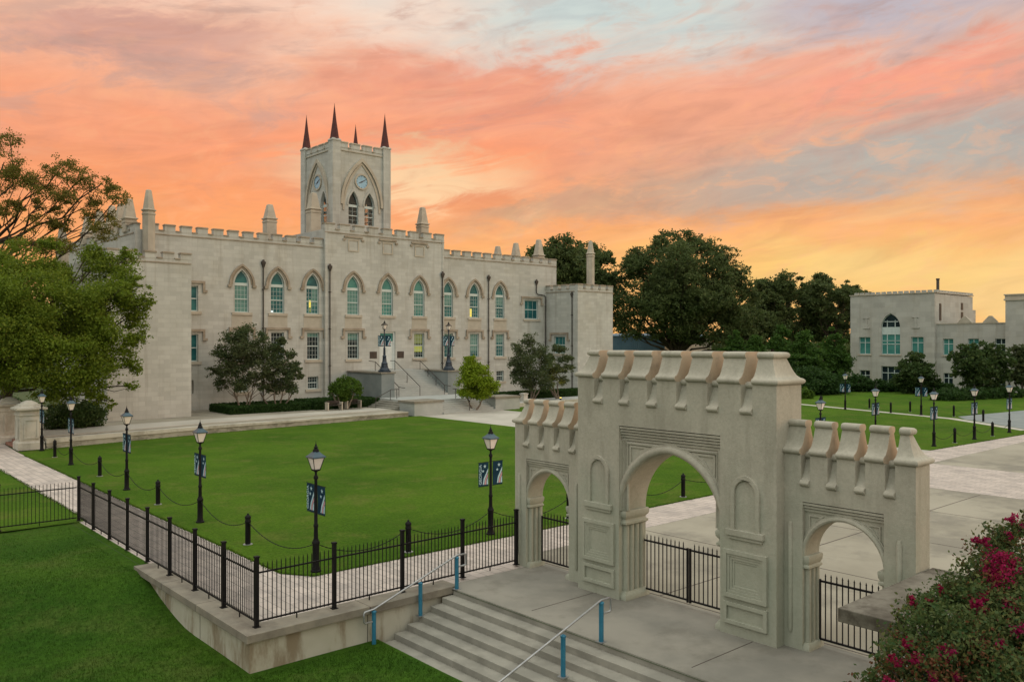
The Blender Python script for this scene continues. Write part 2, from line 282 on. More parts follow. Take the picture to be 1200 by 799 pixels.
# ------------------------------------------------------------------ mesh and object helpers
class MB:
    def __init__(s): s.v = []; s.f = []; s.mi = []; s.cur = 0
    def add(s, vs, fs):
        o = len(s.v); s.v += [tuple(p) for p in vs]; s.f += [tuple(i + o for i in f) for f in fs]; s.mi += [s.cur] * len(fs); return s
    def box(s, x0, x1, y0, y1, z0, z1):
        return s.add([(x0, y0, z0), (x1, y0, z0), (x1, y1, z0), (x0, y1, z0), (x0, y0, z1), (x1, y0, z1), (x1, y1, z1), (x0, y1, z1)],
                     [(3, 2, 1, 0), (4, 5, 6, 7), (0, 1, 5, 4), (1, 2, 6, 5), (2, 3, 7, 6), (3, 0, 4, 7)])
    def tube(s, pts, r, n=8, cap=True):
        """swept tube through pts; r is one radius or one per point"""
        P = [Vector(p) for p in pts]; R = r if isinstance(r, (list, tuple)) else [r] * len(P); vs = []; fs = []
        up = None
        for i, p in enumerate(P):
            t = (P[min(i + 1, len(P) - 1)] - P[max(i - 1, 0)]).normalized()
            a = t.orthogonal().normalized() if up is None else (up - t * up.dot(t))
            if a.length < 1e-5: a = t.orthogonal()
            a.normalize(); up = a; b = t.cross(a)
            for k in range(n):
                th = 2 * math.pi * k / n; vs.append(p + (a * math.cos(th) + b * math.sin(th)) * R[i])
        for i in range(len(P) - 1):
            for k in range(n):
                k2 = (k + 1) % n; fs.append((i * n + k, i * n + k2, (i + 1) * n + k2, (i + 1) * n + k))
        if cap: fs.append(tuple(range(n - 1, -1, -1))); fs.append(tuple(range((len(P) - 1) * n, len(P) * n)))
        return s.add(vs, fs)
    def lathe(s, cx, cy, prof, n=16, rot=0.0):
        """prof: list of (radius, z) from the bottom up"""
        vs = []; fs = []
        for r, z in prof:
            for k in range(n):
                th = 2 * math.pi * k / n + rot; vs.append((cx + r * math.cos(th), cy + r * math.sin(th), z))
        for i in range(len(prof) - 1):
            for k in range(n):
                k2 = (k + 1) % n; fs.append((i * n + k, i * n + k2, (i + 1) * n + k2, (i + 1) * n + k))
        fs.append(tuple(range(n - 1, -1, -1))); fs.append(tuple(range((len(prof) - 1) * n, len(prof) * n)))
        return s.add(vs, fs)
    def loft(s, x0, x1, y0, y1, prof, hips=(1, 1, 1, 1)):
        """stack of rectangles; prof: (inset, z); hips: which of x0,x1,y0,y1 follow the inset"""
        vs = []; fs = []
        for i, z in prof:
            a, b, c, d = x0 + i * hips[0], x1 - i * hips[1], y0 + i * hips[2], y1 - i * hips[3]
            vs += [(a, c, z), (b, c, z), (b, d, z), (a, d, z)]
        for j in range(len(prof) - 1):
            for k in range(4):
                k2 = (k + 1) % 4; fs.append((j * 4 + k, j * 4 + k2, j * 4 + 4 + k2, j * 4 + 4 + k))
        fs.append((3, 2, 1, 0)); e = (len(prof) - 1) * 4; fs.append((e, e + 1, e + 2, e + 3))
        return s.add(vs, fs)
    def prism(s, poly, fn, d0, d1):
        """2D polygon extruded: fn(a, b, d) -> xyz"""
        n = len(poly); tris = tessellate_polygon([[Vector((a, b, 0)) for a, b in poly]])
        vs = [fn(a, b, d0) for a, b in poly] + [fn(a, b, d1) for a, b in poly]
        fs = [tuple(t) for t in tris] + [tuple(i + n for i in reversed(t)) for t in tris]
        for i in range(n): j = (i + 1) % n; fs.append((i, j, j + n, i + n))
        return s.add(vs, fs)
    def holed(s, outline, holes, fn, d0, d1, back=False):
        """wall sheet with openings and their reveals; fn(a, b, d) -> xyz"""
        loops = [outline] + holes; allp = [p for L in loops for p in L]
        tris = tessellate_polygon([[Vector((a, b, 0)) for a, b in L] for L in loops])
        o = len(allp); vs = [fn(a, b, d0) for a, b in allp] + [fn(a, b, d1) for a, b in allp]
        fs = [tuple(t) for t in tris]
        if back: fs += [tuple(i + o for i in reversed(t)) for t in tris]
        i0 = 0
        for L in loops:
            n = len(L)
            for i in range(n): j = (i + 1) % n; fs.append((i0 + i, i0 + j, i0 + j + o, i0 + i + o))
            i0 += n
        return s.add(vs, fs)
    def quad(s, a, b, c, d): return s.add([a, b, c, d], [(0, 1, 2, 3)])
    def build(s, name, material, parent=None, origin=None, smooth=None, bevel=0.0):
        me = bpy.data.meshes.new(name); off = Vector((0, 0, 0)); r = parent
        while r is not None: off += r.location; r = r.parent
        if origin is not None and parent is None: off = Vector(origin)
        me.from_pydata([tuple(Vector(p) - off) for p in s.v], [], s.f)
        for mm in (material if isinstance(material, (list, tuple)) else [material]): me.materials.append(M[mm])
        me.polygons.foreach_set('material_index', s.mi)
        import bmesh as _b
        bm = _b.new(); bm.from_mesh(me); _b.ops.recalc_face_normals(bm, faces=bm.faces); bm.to_mesh(me); bm.free()
        ob = bpy.data.objects.new(name, me); COL.objects.link(ob)
        if origin is not None and parent is None: ob.location = origin
        ob.parent = parent
        if bevel:
            bv = ob.modifiers.new('bevel', 'BEVEL'); bv.width = bevel; bv.segments = 2; bv.limit_method = 'ANGLE'; bv.angle_limit = rad(40)
        if smooth is not None:
            me.shade_smooth(); me.set_sharp_from_angle(angle=rad(smooth))
        return ob
def tag(o, label, cat, group=None, kind=None):
    if label: o['label'] = label
    if cat: o['category'] = cat
    if group: o['group'] = group
    if kind: o['kind'] = kind
    return o
def thing(name, label, cat, loc, group=None, rz=0.0):
    o = bpy.data.objects.new(name, None); COL.objects.link(o); o.location = loc; o.rotation_euler = (0, 0, rz); o.empty_display_size = 0.3
    return tag(o, label, cat, group)
def structure(o): o['kind'] = 'structure'; return o
def copy_tree(o, parent=None):
    c = o.copy(); COL.objects.link(c); c.parent = parent
    for ch in list(o.children): copy_tree(ch, c)
    return c
R_ = (0.75091, 0.66040); L_ = (-0.66040, 0.75091)
def at(px, d):
    """world x, y of the spot d metres deep along the view through photo column px"""
    X = (px - 600) * d / 985; return (X * R_[0] + d * R_[1], X * L_[0] + d * L_[1])
def arch_pts(c, half, spring, apex, n=9):
    """pointed two-centred arch from left springing over the apex to right springing"""
    h = apex - spring; r = (h * h + half * half) / (2 * half); out = []
    a_top = math.atan2(h, r - half)
    for i in range(n + 1):
        a = a_top * i / n; out.append((c - half + r - r * math.cos(a), spring + r * math.sin(a)))
    return out + [(2 * c - x, z) for x, z in reversed(out[:-1])]
def arch_hole(c, half, base, spring, apex, n=9): return [(c - half, base)] + arch_pts(c, half, spring, apex, n) + [(c + half, base)]
def rect(a0, a1, b0, b1): return [(a0, b0), (a1, b0), (a1, b1), (a0, b1)]
FV = lambda base: (lambda a, b, d: (a, base + d, b))     # faces -y: a along x, b up, d deeper
FU = lambda base: (lambda a, b, d: (base + d, a, b))     # faces -x: a along y
def band(outer, inner):
    """closed 2D polygon between two open curves"""
    return list(outer) + list(reversed(inner))

# ------------------------------------------------------------------ ground, lawns, paving (the setting)
def flat(name, poly, z, material, thick=0.0):
    m = MB(); tris = tessellate_polygon([[Vector((a, b, 0)) for a, b in poly]])
    m.add([(a, b, z) for a, b in poly], [tuple(t) for t in tris]); return structure(m.build(name, material, origin=(poly[0][0], poly[0][1], z)))
def sstep(a, b, x): t = max(0.0, min(1.0, (x - a) / (b - a))); return t * t * (3 - 2 * t)
def low_z(x, y):
    z = -0.84
    t = max(0.0, min(1.0, (y - 21.2) / 3.7)); rise = 0.80 * t ** 1.5
    if y > 24.9: rise = 0.80
    z += rise
    return z - 0.05 * max(0.0, 7.5 - x) / 10 + 0.03 * mnoise.noise((x * 0.3, y * 0.3, 0))
def build_ground():
    m = MB(); S = 3500
    m.add([(-S, -S, -1.4), (S, -S, -1.4), (S, S, -1.4), (-S, S, -1.4)], [(0, 1, 2, 3)])
    structure(m.build('ground', 'far_ground', origin=(0, 0, -1.4)))
    # sloping lower lawn, left of and below the fence
    m = MB(); xs = [-40, -25, -15, -10, -6, -3, -1, 0, 1, 2, 3, 4, 5, 6, 7, 7.6, 8.02]; ys = [-30, -10, 0, 6, 10, 13, 15, 16, 17, 18, 19, 20, 21, 21.6, 22.2, 22.8, 23.4, 24.0, 24.5, 25, 26, 28, 30, 33]
    idx = {}
    for i, x in enumerate(xs):
        for j, y in enumerate(ys): idx[i, j] = len(m.v); m.v.append((x, y, low_z(x, y)))
    for i in range(len(xs) - 1):
        for j in range(len(ys) - 1): m.f.append((idx[i, j], idx[i + 1, j], idx[i + 1, j + 1], idx[i, j + 1])); m.mi.append(0)
    xs2 = [8.02, 8.6, 9.5, 11.19]; ys2 = [-30, -10, 0, 6, 10, 13, 15, 16, 17, 17.9]
    for i, x in enumerate(xs2):
        for j, y in enumerate(ys2): idx['b', i, j] = len(m.v); m.v.append((x, y, low_z(x, y)))
    for i in range(3):
        for j in range(len(ys2) - 1): m.f.append((idx['b', i, j], idx['b', i + 1, j], idx['b', i + 1, j + 1], idx['b', i, j + 1])); m.mi.append(0)
    m.add([(8.02, 25.25, -0.035), (8.26, 25.25, 0.006), (8.26, 33.0, 0.006), (8.02, 33.0, -0.035)], [(0, 1, 2, 3)])
    structure(m.build('lower_lawn', 'lower_grass', origin=(0, 15, -0.8), smooth=60))
    flat('upper_base', [(8.03, 17.9), (13.4, 17.9), (13.4, -30), (230, -30), (230, 260), (-80, 260), (-80, 33.0), (8.03, 33.0)], -0.03, 'far_ground')
    flat('side_lawn', [(8.55, 33.0), (8.6, 52), (7.2, 60), (-60, 90), (-60, 33.0)], 0.0, 'lawn_grass')
    flat('lawn', [(10.65, 21.9), (11.2, 21.05), (42.2, 21.05), (42.2, 60.25), (41.5, 60.1), (24, 58.5), (12.4, 56.5), (10.75, 56.0), (10.7, 40)], 0.008, 'lawn_grass')
    flat('right_lawn', [(51.6, 21.1), (68.5, 20.2), (68.0, 21.4), (73.6, 28.6), (78.8, 45.2), (86, 68), (51.6, 68)], 0.008, 'lawn_grass')
    flat('brick_path', [(8.0, 17.95), (16.9, 17.95), (16.9, 18.9), (120, 18.9), (120, 20.95), (68.5, 20.18), (51.6, 21.09), (11.22, 21.04), (10.64, 21.88), (10.69, 40), (10.74, 56.0), (11.0, 62), (7.2, 60), (8.61, 52), (8.57, 33), (8.262, 33), (8.262, 25.3), (8.0, 25.3)], 0.0, 'brick_paving')
    # concrete court behind the gate with a brick band across it
    flat('plaza', [(13.42, 17.94), (16.91, 17.94), (16.91, -30), (13.42, -30)], 0.004, 'concrete')
    flat('court', [(16.91, 17.96), (16.95, 18.88), (230, 18.88), (230, -30), (16.91, -30)], 0.004, 'court_concrete')
    flat('brick_band', [(38.5, -30), (46.2, -30), (46.2, 18.88), (38.5, 18.88)], 0.010, 'brick_paving')
    flat('entrance_court', [(42.22, 20.97), (51.58, 20.97), (51.58, 59.5), (60, 59.5), (60, 66), (42.22, 62)], 0.004, 'walk_concrete')
    flat('far_lawn', [(86.5, 68), (79.5, 45.2), (74.3, 28.6), (68.8, 21.4), (69.2, 20.1), (117, 19.5), (117, 120), (52, 120), (52, 68.3)], 0.006, 'lawn_grass')
    flat('walk', [(68.0, 21.4), (73.6, 28.6), (78.8, 45.2), (86, 68), (86.9, 68), (79.7, 45.2), (74.5, 28.3), (68.9, 21.2)], 0.012, 'walk_concrete')
    flat('forecourt', [(69.0, 21.2), (74.3, 27.6), (76.4, 28.9), (95, 26.5), (110, 19.4), (69.4, 20.2)], 0.016, 'blue_grey_stone')
    # joints of the court: thin dark sealed strips
    m = MB()
    for x in (16.98, 22.5, 28.0, 33.2): m.box(x, x + 0.035, -25, 18.86, 0.004, 0.0075)
    for y in (13.6, 8.0, 2.0, -4.0): m.box(17.02, 38.4, y, y + 0.035, 0.004, 0.0085)
    for y in (14.9, 10.2, 5.0): m.box(13.75, 15.9, y, y + 0.02, 0.004, 0.0075)
    structure(m.build('plaza_joints', 'plaque_bronze', origin=(20, 10, 0)))
    # raised terrace along the castle
    poly = [(12.4, 56.6), (24, 58.6), (41.0, 60.2), (41.0, 75), (12.4, 75)]
    m = MB(); m.prism(poly, lambda a, b, d: (a, b, d), 0.0, 0.42); structure(m.build('terrace', 'court_concrete', origin=(24, 60, 0)))
    def sloped(pts_front, depth, z_a, z_b, base=0.0):
        m = MB(); x0, x1 = pts_front[0][0], pts_front[-1][0]; zz = lambda x: z_a + (z_b - z_a) * (x - x0) / (x1 - x0)
        for (xa, ya), (xb, yb) in zip(pts_front, pts_front[1:]):
            m.add([(xa, ya, base), (xb, yb, base), (xb, yb + depth, base), (xa, ya + depth, base), (xa, ya, zz(xa)), (xb, yb, zz(xb)), (xb, yb + depth, zz(xb)), (xa, ya + depth, zz(xa))], [(3, 2, 1, 0), (4, 5, 6, 7), (0, 1, 5, 4), (1, 2, 6, 5), (2, 3, 7, 6), (3, 0, 4, 7)])
        return m
    m = sloped([(12.38, 56.5), (24, 58.5), (41.0, 60.1)], 0.45, 0.56, 0.34)
    m2 = sloped([(12.36, 56.44), (24, 58.44), (41.0, 60.04)], 0.55, 0.63, 0.41, 0.345); m.v, m.f, m.mi = m.v + m2.v, m.f + [tuple(i + len(m.v) for i in f) for f in m2.f], m.mi + [1] * len(m2.f)
    o = m.build('kerb_wall', ['kerb_stone', 'pale_stone'], origin=(24, 58.5, 0)); tag(o, 'long low pale kerb wall edging the far side of the main lawn below the castle', 'wall')
    m = MB(); m.prism([(11.8, 59.2), (24, 61.2), (41.0, 62.6), (41.0, 65.0), (24, 64.4), (11.8, 63.5)], lambda a, b, d: (a, b, d), 0.0, 0.47); structure(m.build('terrace_walk', 'walk_concrete', origin=(24, 62, 0)))
    m = MB(); m.prism([(53.9, 61.6), (90, 62.8), (90, 74), (53.9, 74)], lambda a, b, d: (a, b, d), 0.0, 0.30); structure(m.build('right_terrace', 'light_grey_stone', origin=(60, 62, 0)))
    m = MB(); m.prism([(53.9, 61.5), (90, 62.7), (90, 63.1), (53.9, 61.9)], lambda a, b, d: (a, b, d), 0.0, 0.40)
    tag(m.build('kerb_wall', 'pale_stone', origin=(60, 61.6, 0)), 'low pale kerb wall right of the entrance steps under the right corner tower', 'wall')
build_ground()

# ------------------------------------------------------------------ front gateway
GP = [(0, 0)]
def coping_prof(zs):
    """cap profile (inset, z): wall face, roll, concave slope, top roll"""
    p = [(0.0, zs - 0.62), (0.0, zs - 0.06)]
    for a in range(-80, 81, 20): p.append((-0.095 * math.cos(rad(a)) + 0.025, zs + 0.02 + 0.072 * math.sin(rad(a))))
    for t in (0.15, 0.35, 0.6, 0.85): p.append((0.02 + 0.20 * (t ** 0.75), zs + 0.10 + 0.42 * t ** 1.15))
    for a in range(-80, 81, 20): p.append((0.235 - 0.07 * math.cos(rad(a)), zs + 0.585 + 0.07 * math.sin(rad(a))))
    p.append((0.27, zs + 0.66)); return p
def crenel_prof(zs): return [(i, z) for i, z in coping_prof(zs)]
def gate_section(root, u0, u1, v0, v1, merl, zs, hipL, hipR):
    """merl: list of (v_start, v_end) of the merlons; zs: height of the cap roll"""
    body = MB()
    zc = zs - 0.66
    for i, (a, b) in enumerate(merl):
        m = MB(); hy0, hy1 = int(i == 0 and hipL), int(i == len(merl) - 1 and hipR); pr = [(0, zc - 0.064)] + coping_prof(zs)[1:]
        m.loft(u0, u1, a, b, pr, (1, 1, hy0, hy1))
        for j in range(len(pr) - 1):      # warm low light painted as tan on the cheeks inside the crenels
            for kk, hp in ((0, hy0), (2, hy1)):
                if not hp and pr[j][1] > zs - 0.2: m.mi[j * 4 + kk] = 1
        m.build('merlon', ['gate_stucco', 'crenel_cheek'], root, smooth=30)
        if i: 
            a0 = merl[i - 1][1]; pr = [(q, z) for q, z in coping_prof(zc) if z < zc + 0.7]
            body.loft(u0, u1, a0 + 0.001, a - 0.001, [(0, zc - 0.064)] + pr[1:], (1, 1, 0, 0))
    return body
def frame_panel(mb, u, v0, v1, z0, z1, steps):
    """stepped picture-frame moulding on a face of constant u; steps: (width, proud)"""
    for wd, pr in steps:
        fn = FU(u)
        mb.holed(rect(v0, v1, z0, z1), [rect(v0 + wd, v1 - wd, z0 + wd, z1 - wd)], fn, -pr, 0.02)
        v0 += wd; v1 -= wd; z0 += wd; z1 -= wd
def iron_leaf(name, root, u, v0, v1, z0, ztop, n, heavy=None):
    m = MB()
    for z in (z0 + 0.06, ztop - 0.16): m.box(u - 0.018, u + 0.018, v0, v1, z - 0.02, z + 0.02)
    for a in (v0, v1): m.box(u - 0.022, u + 0.022, a - 0.022, a + 0.022, z0, ztop - 0.12)
    for i in range(1, n):
        v = v0 + (v1 - v0) * i / n; m.box(u - 0.010, u + 0.010, v - 0.010, v + 0.010, z0 + 0.04, ztop - 0.06)
        m.lathe(u, v, [(0.006, ztop - 0.07), (0.020, ztop - 0.04), (0.002, ztop + 0.02)], 4)
    return m.build(name, 'black_iron', root)
def gateway():
    root = thing('gateway', 'crenellated beige stucco gateway with one tall central arch and two lower side arches', 'gateway', (16.4, 12.57, 0))
    U0, U1, W0, W1 = 15.95, 16.95, 16.25, 16.87
    VL, VR, C = 15.50, 9.66, 12.57
    # central block
    n, wm = 7, 0.580; gap = ((VL - VR) - n * wm) / (n - 1)
    merl = [(VR + i * (wm + gap), VR + i * (wm + gap) + wm) for i in range(n)]
    body = gate_section(root, U0, U1, VR, VL, merl, 5.60, True, True)
    half = 1.47; spring, apex = 2.22, 3.80; rd = 0.16
    hole = arch_hole(C, half, -0.02, spring, apex, 14)
    body.holed(rect(VR, VL, -0.02, 4.83), [rect(C - 1.50, C + 1.50, 0.0, 4.38)], FU(U0), 0.0, rd)      # front skin with the label recess
    body.holed(rect(VR, VL, -0.02, 4.83), [hole], FU(U0 + rd), 0.0, U1 - U0 - rd, back=True)
    body.holed(rect(VR, VL, 4.83, 4.876), [], FU(U0), 0.0, U1 - U0, back=True)
    body.build('wall', 'gate_stucco', root, smooth=25)
    m = MB()
    for i in range(5):   # stacked fillets under the head of the label recess
        m.box(U0 + 0.014 + 0.028 * i, U0 + rd + 0.01, C - 1.499, C + 1.499, 4.379 - 0.072 * (i + 1), 4.379 - 0.072 * i - 0.020)
        for sg in (-1, 1):
            ya, yb = sorted((C + sg * (1.499 - 0.03 * i), C + sg * (1.499 - 0.03 * (i + 1)))); m.box(U0 + 0.022 + 0.027 * i, U0 + rd + 0.009, ya, yb, 2.25, 4.02)
    m.build('label_moulding', 'gate_stucco', root)
    m = MB(); m.tube([(U0 + rd - 0.01, C - 1.33, 2.26), (U0 + rd - 0.01, C - 1.33, 3.95), (U0 + rd - 0.01, C + 1.33, 3.95), (U0 + rd - 0.01, C + 1.33, 2.26)], 0.045, 8); m.build('frame_roll', 'gate_stucco', root, smooth=50)
    m = MB(); fn = FU(U0 + rd)   # archivolt: flat ring and roll
    m.prism(band(arch_pts(C, half + 0.24, spring, apex + 0.24, 14), arch_pts(C, half + 0.005, spring, apex + 0.005, 14)), fn, -0.05, 0.02)
    m.tube([fn(a, b, -0.055) for a, b in arch_pts(C, half + 0.10, spring, apex + 0.10, 16)], 0.095, 10)
    m.build('archivolt', 'gate_stucco', root, smooth=40)
    m = MB()    # sunk spandrel frames
    for sgn in (1, -1):
        c1 = [(C + sgn * a, b) for a, b in ((1.27, 3.90), (0.62, 3.90), (0.93, 3.72), (1.27, 3.28))]; c2 = [(C + sgn * a, b) for a, b in ((1.22, 3.85), (0.80, 3.85), (0.98, 3.74), (1.22, 3.42))]
        m = MB(); m.holed(c1, [c2], FU(U0 + rd), -0.03, 0.01); m.build('spandrel_panel', 'gate_stucco', root)
    for sgn in (1, -1):    # clustered shafts with capital and base on each jamb
        vj = C + sgn * half; m = MB()
        for k in range(4): 
            u = U0 + rd + 0.04 + 0.19 * k; m.lathe(u + 0.03, vj, [(0.085, 0.0), (0.085, 2.0)], 12)
        m.loft(U0 + rd - 0.08, U1 - 0.05, vj - 0.13, vj + 0.13, [(0.05, 1.86), (0.0, 1.90), (0.0, 1.95), (0.04, 1.98), (0.05, 2.02), (-0.01, 2.10), (-0.02, 2.2), (0.0, 2.24)])
        m.loft(U0 + rd - 0.08, U1 - 0.05, vj - 0.13, vj + 0.13, [(-0.02, 0.0), (-0.02, 0.10), (0.01, 0.14), (0.04, 0.2)])
        m.build('column', 'gate_stucco', root, smooth=40)
    for vc in (VR + 0.75, VL - 0.75):   # blind niche and panels on each pier
        m = MB(); fn = FU(U0)
        h = 0.36
        m.prism(band([(vc - h, 2.35)] + arch_pts(vc, h, 3.16, 3.57, 8) + [(vc + h, 2.35)], [(vc - h + 0.1, 2.35)] + arch_pts(vc, h - 0.1, 3.16, 3.46, 8) + [(vc + h - 0.1, 2.35)]), fn, -0.06, 0.01)
        m.box(U0 - 0.09, U0 + 0.01, vc - 0.47, vc + 0.47, 2.22, 2.36); m.box(U0 - 0.05, U0 + 0.01, vc - 0.42, vc + 0.42, 2.14, 2.22)
        m.build('niche', 'gate_stucco', root, bevel=0.012)
        m = MB(); frame_panel(m, U0, vc - 0.55, vc + 0.55, 0.84, 1.90, [(0.10, 0.075), (0.06, 0.05), (0.06, 0.035), (0.05, 0.018)]); m.build('square_panel', 'gate_stucco', root, bevel=0.008)
        m = MB(); frame_panel(m, U0, vc - 0.55, vc + 0.55, 0.26, 0.74, [(0.09, 0.06)]); m.build('base_panel', 'gate_stucco', root, bevel=0.008)
    # side wings
    for (v0, v1, c, hl, hr) in ((6.90, 9.659, 8.37, True, False), (15.501, 18.34, 17.0, False, True)):
        n = 5; wm = 0.39; gp = (v1 - v0 - n * wm) / (n - 1); ml = [(v0 + i * (wm + gp), v0 + i * (wm + gp) + wm) for i in range(n)]
        b = gate_section(root, W0, W1, v0, v1, ml, 4.16, hl, hr)
        half = 0.83; spring, apex, rd = 1.97, 2.82, 0.10
        b.holed(rect(v0, v1, -0.02, 3.39), [rect(c - 0.86, c + 0.86, 0.0, 3.13)], FU(W0), 0.0, rd)
        b.holed(rect(v0, v1, -0.02, 3.39), [arch_hole(c, half, -0.02, spring, apex, 12)], FU(W0 + rd), 0.0, W1 - W0 - rd, back=True)
        b.holed(rect(v0, v1, 3.39, 3.436), [], FU(W0), 0.0, W1 - W0, back=True)
        b.build('wall', 'gate_stucco', root, smooth=25)
        m = MB()
        for i in range(3): m.box(W0 + 0.012 + 0.027 * i, W0 + rd + 0.01, c - 0.859, c + 0.859, 3.129 - 0.065 * (i + 1), 3.129 - 0.065 * i - 0.018)
        m.build('label_moulding', 'gate_stucco', root)
        m = MB(); fn = FU(W0 + rd)
        m.prism(band(arch_pts(c, half + 0.13, spring, apex + 0.13, 12), arch_pts(c, half + 0.004, spring, apex + 0.004, 12)), fn, -0.03, 0.02)
        m.tube([fn(a, bb, -0.04) for a, bb in arch_pts(c, half + 0.05, spring, apex + 0.05, 14)], 0.05, 8); m.build('archivolt', 'gate_stucco', root, smooth=40)
        m = MB()
        for sgn in (1, -1):
            m.holed([(c + sgn * a, z) for a, z in ((0.76, 2.86), (0.42, 2.86), (0.60, 2.74), (0.76, 2.52))], [[(c + sgn * a, z) for a, z in ((0.73, 2.83), (0.52, 2.83), (0.62, 2.75), (0.73, 2.60))]], FU(W0 + rd), -0.025, 0.01); m.build('spandrel_panel', 'gate_stucco', root); m = MB()
        for sgn in (1, -1):
            vj = c + sgn * half; m = MB()
            for k in range(3): m.lathe(W0 + rd + 0.06 + 0.17 * k, vj, [(0.07, 0), (0.07, 1.8)], 10)
            m.loft(W0 + rd - 0.07, W1 - 0.04, vj - 0.10, vj + 0.10, [(0.04, 1.70), (0, 1.73), (0, 1.77), (0.03, 1.80), (0.0, 1.86), (-0.01, 1.96), (0.0, 1.99)])
            m.loft(W0 + rd - 0.07, W1 - 0.04, vj - 0.10, vj + 0.10, [(-0.02, 0), (-0.02, 0.09), (0.02, 0.15)])
            m.build('column', 'gate_stucco', root, smooth=40)
        for vp in (c - 1.16, c + 1.14):
            m = MB(); m.tube([(W0 - 0.005, vp, 0.34), (W0 - 0.005, vp, 0.40), (W0 - 0.005, vp, 2.60), (W0 - 0.005, vp, 2.67)], [0.03, 0.055, 0.055, 0.03], 10); m.build('pilaster_roll', 'gate_stucco', root, smooth=50)
    # iron leaves hung in the arches
    iron_leaf('gate_leaf', root, 16.84, 12.63, 14.03, 0.10, 1.55, 11); iron_leaf('gate_leaf', root, 16.84, 11.13, 12.55, 0.10, 1.55, 11)
    iron_leaf('gate_leaf', root, 16.78, 16.24, 17.76, 0.10, 1.55, 12); iron_leaf('gate_leaf', root, 16.78, 7.61, 9.13, 0.10, 1.55, 12)
gateway()

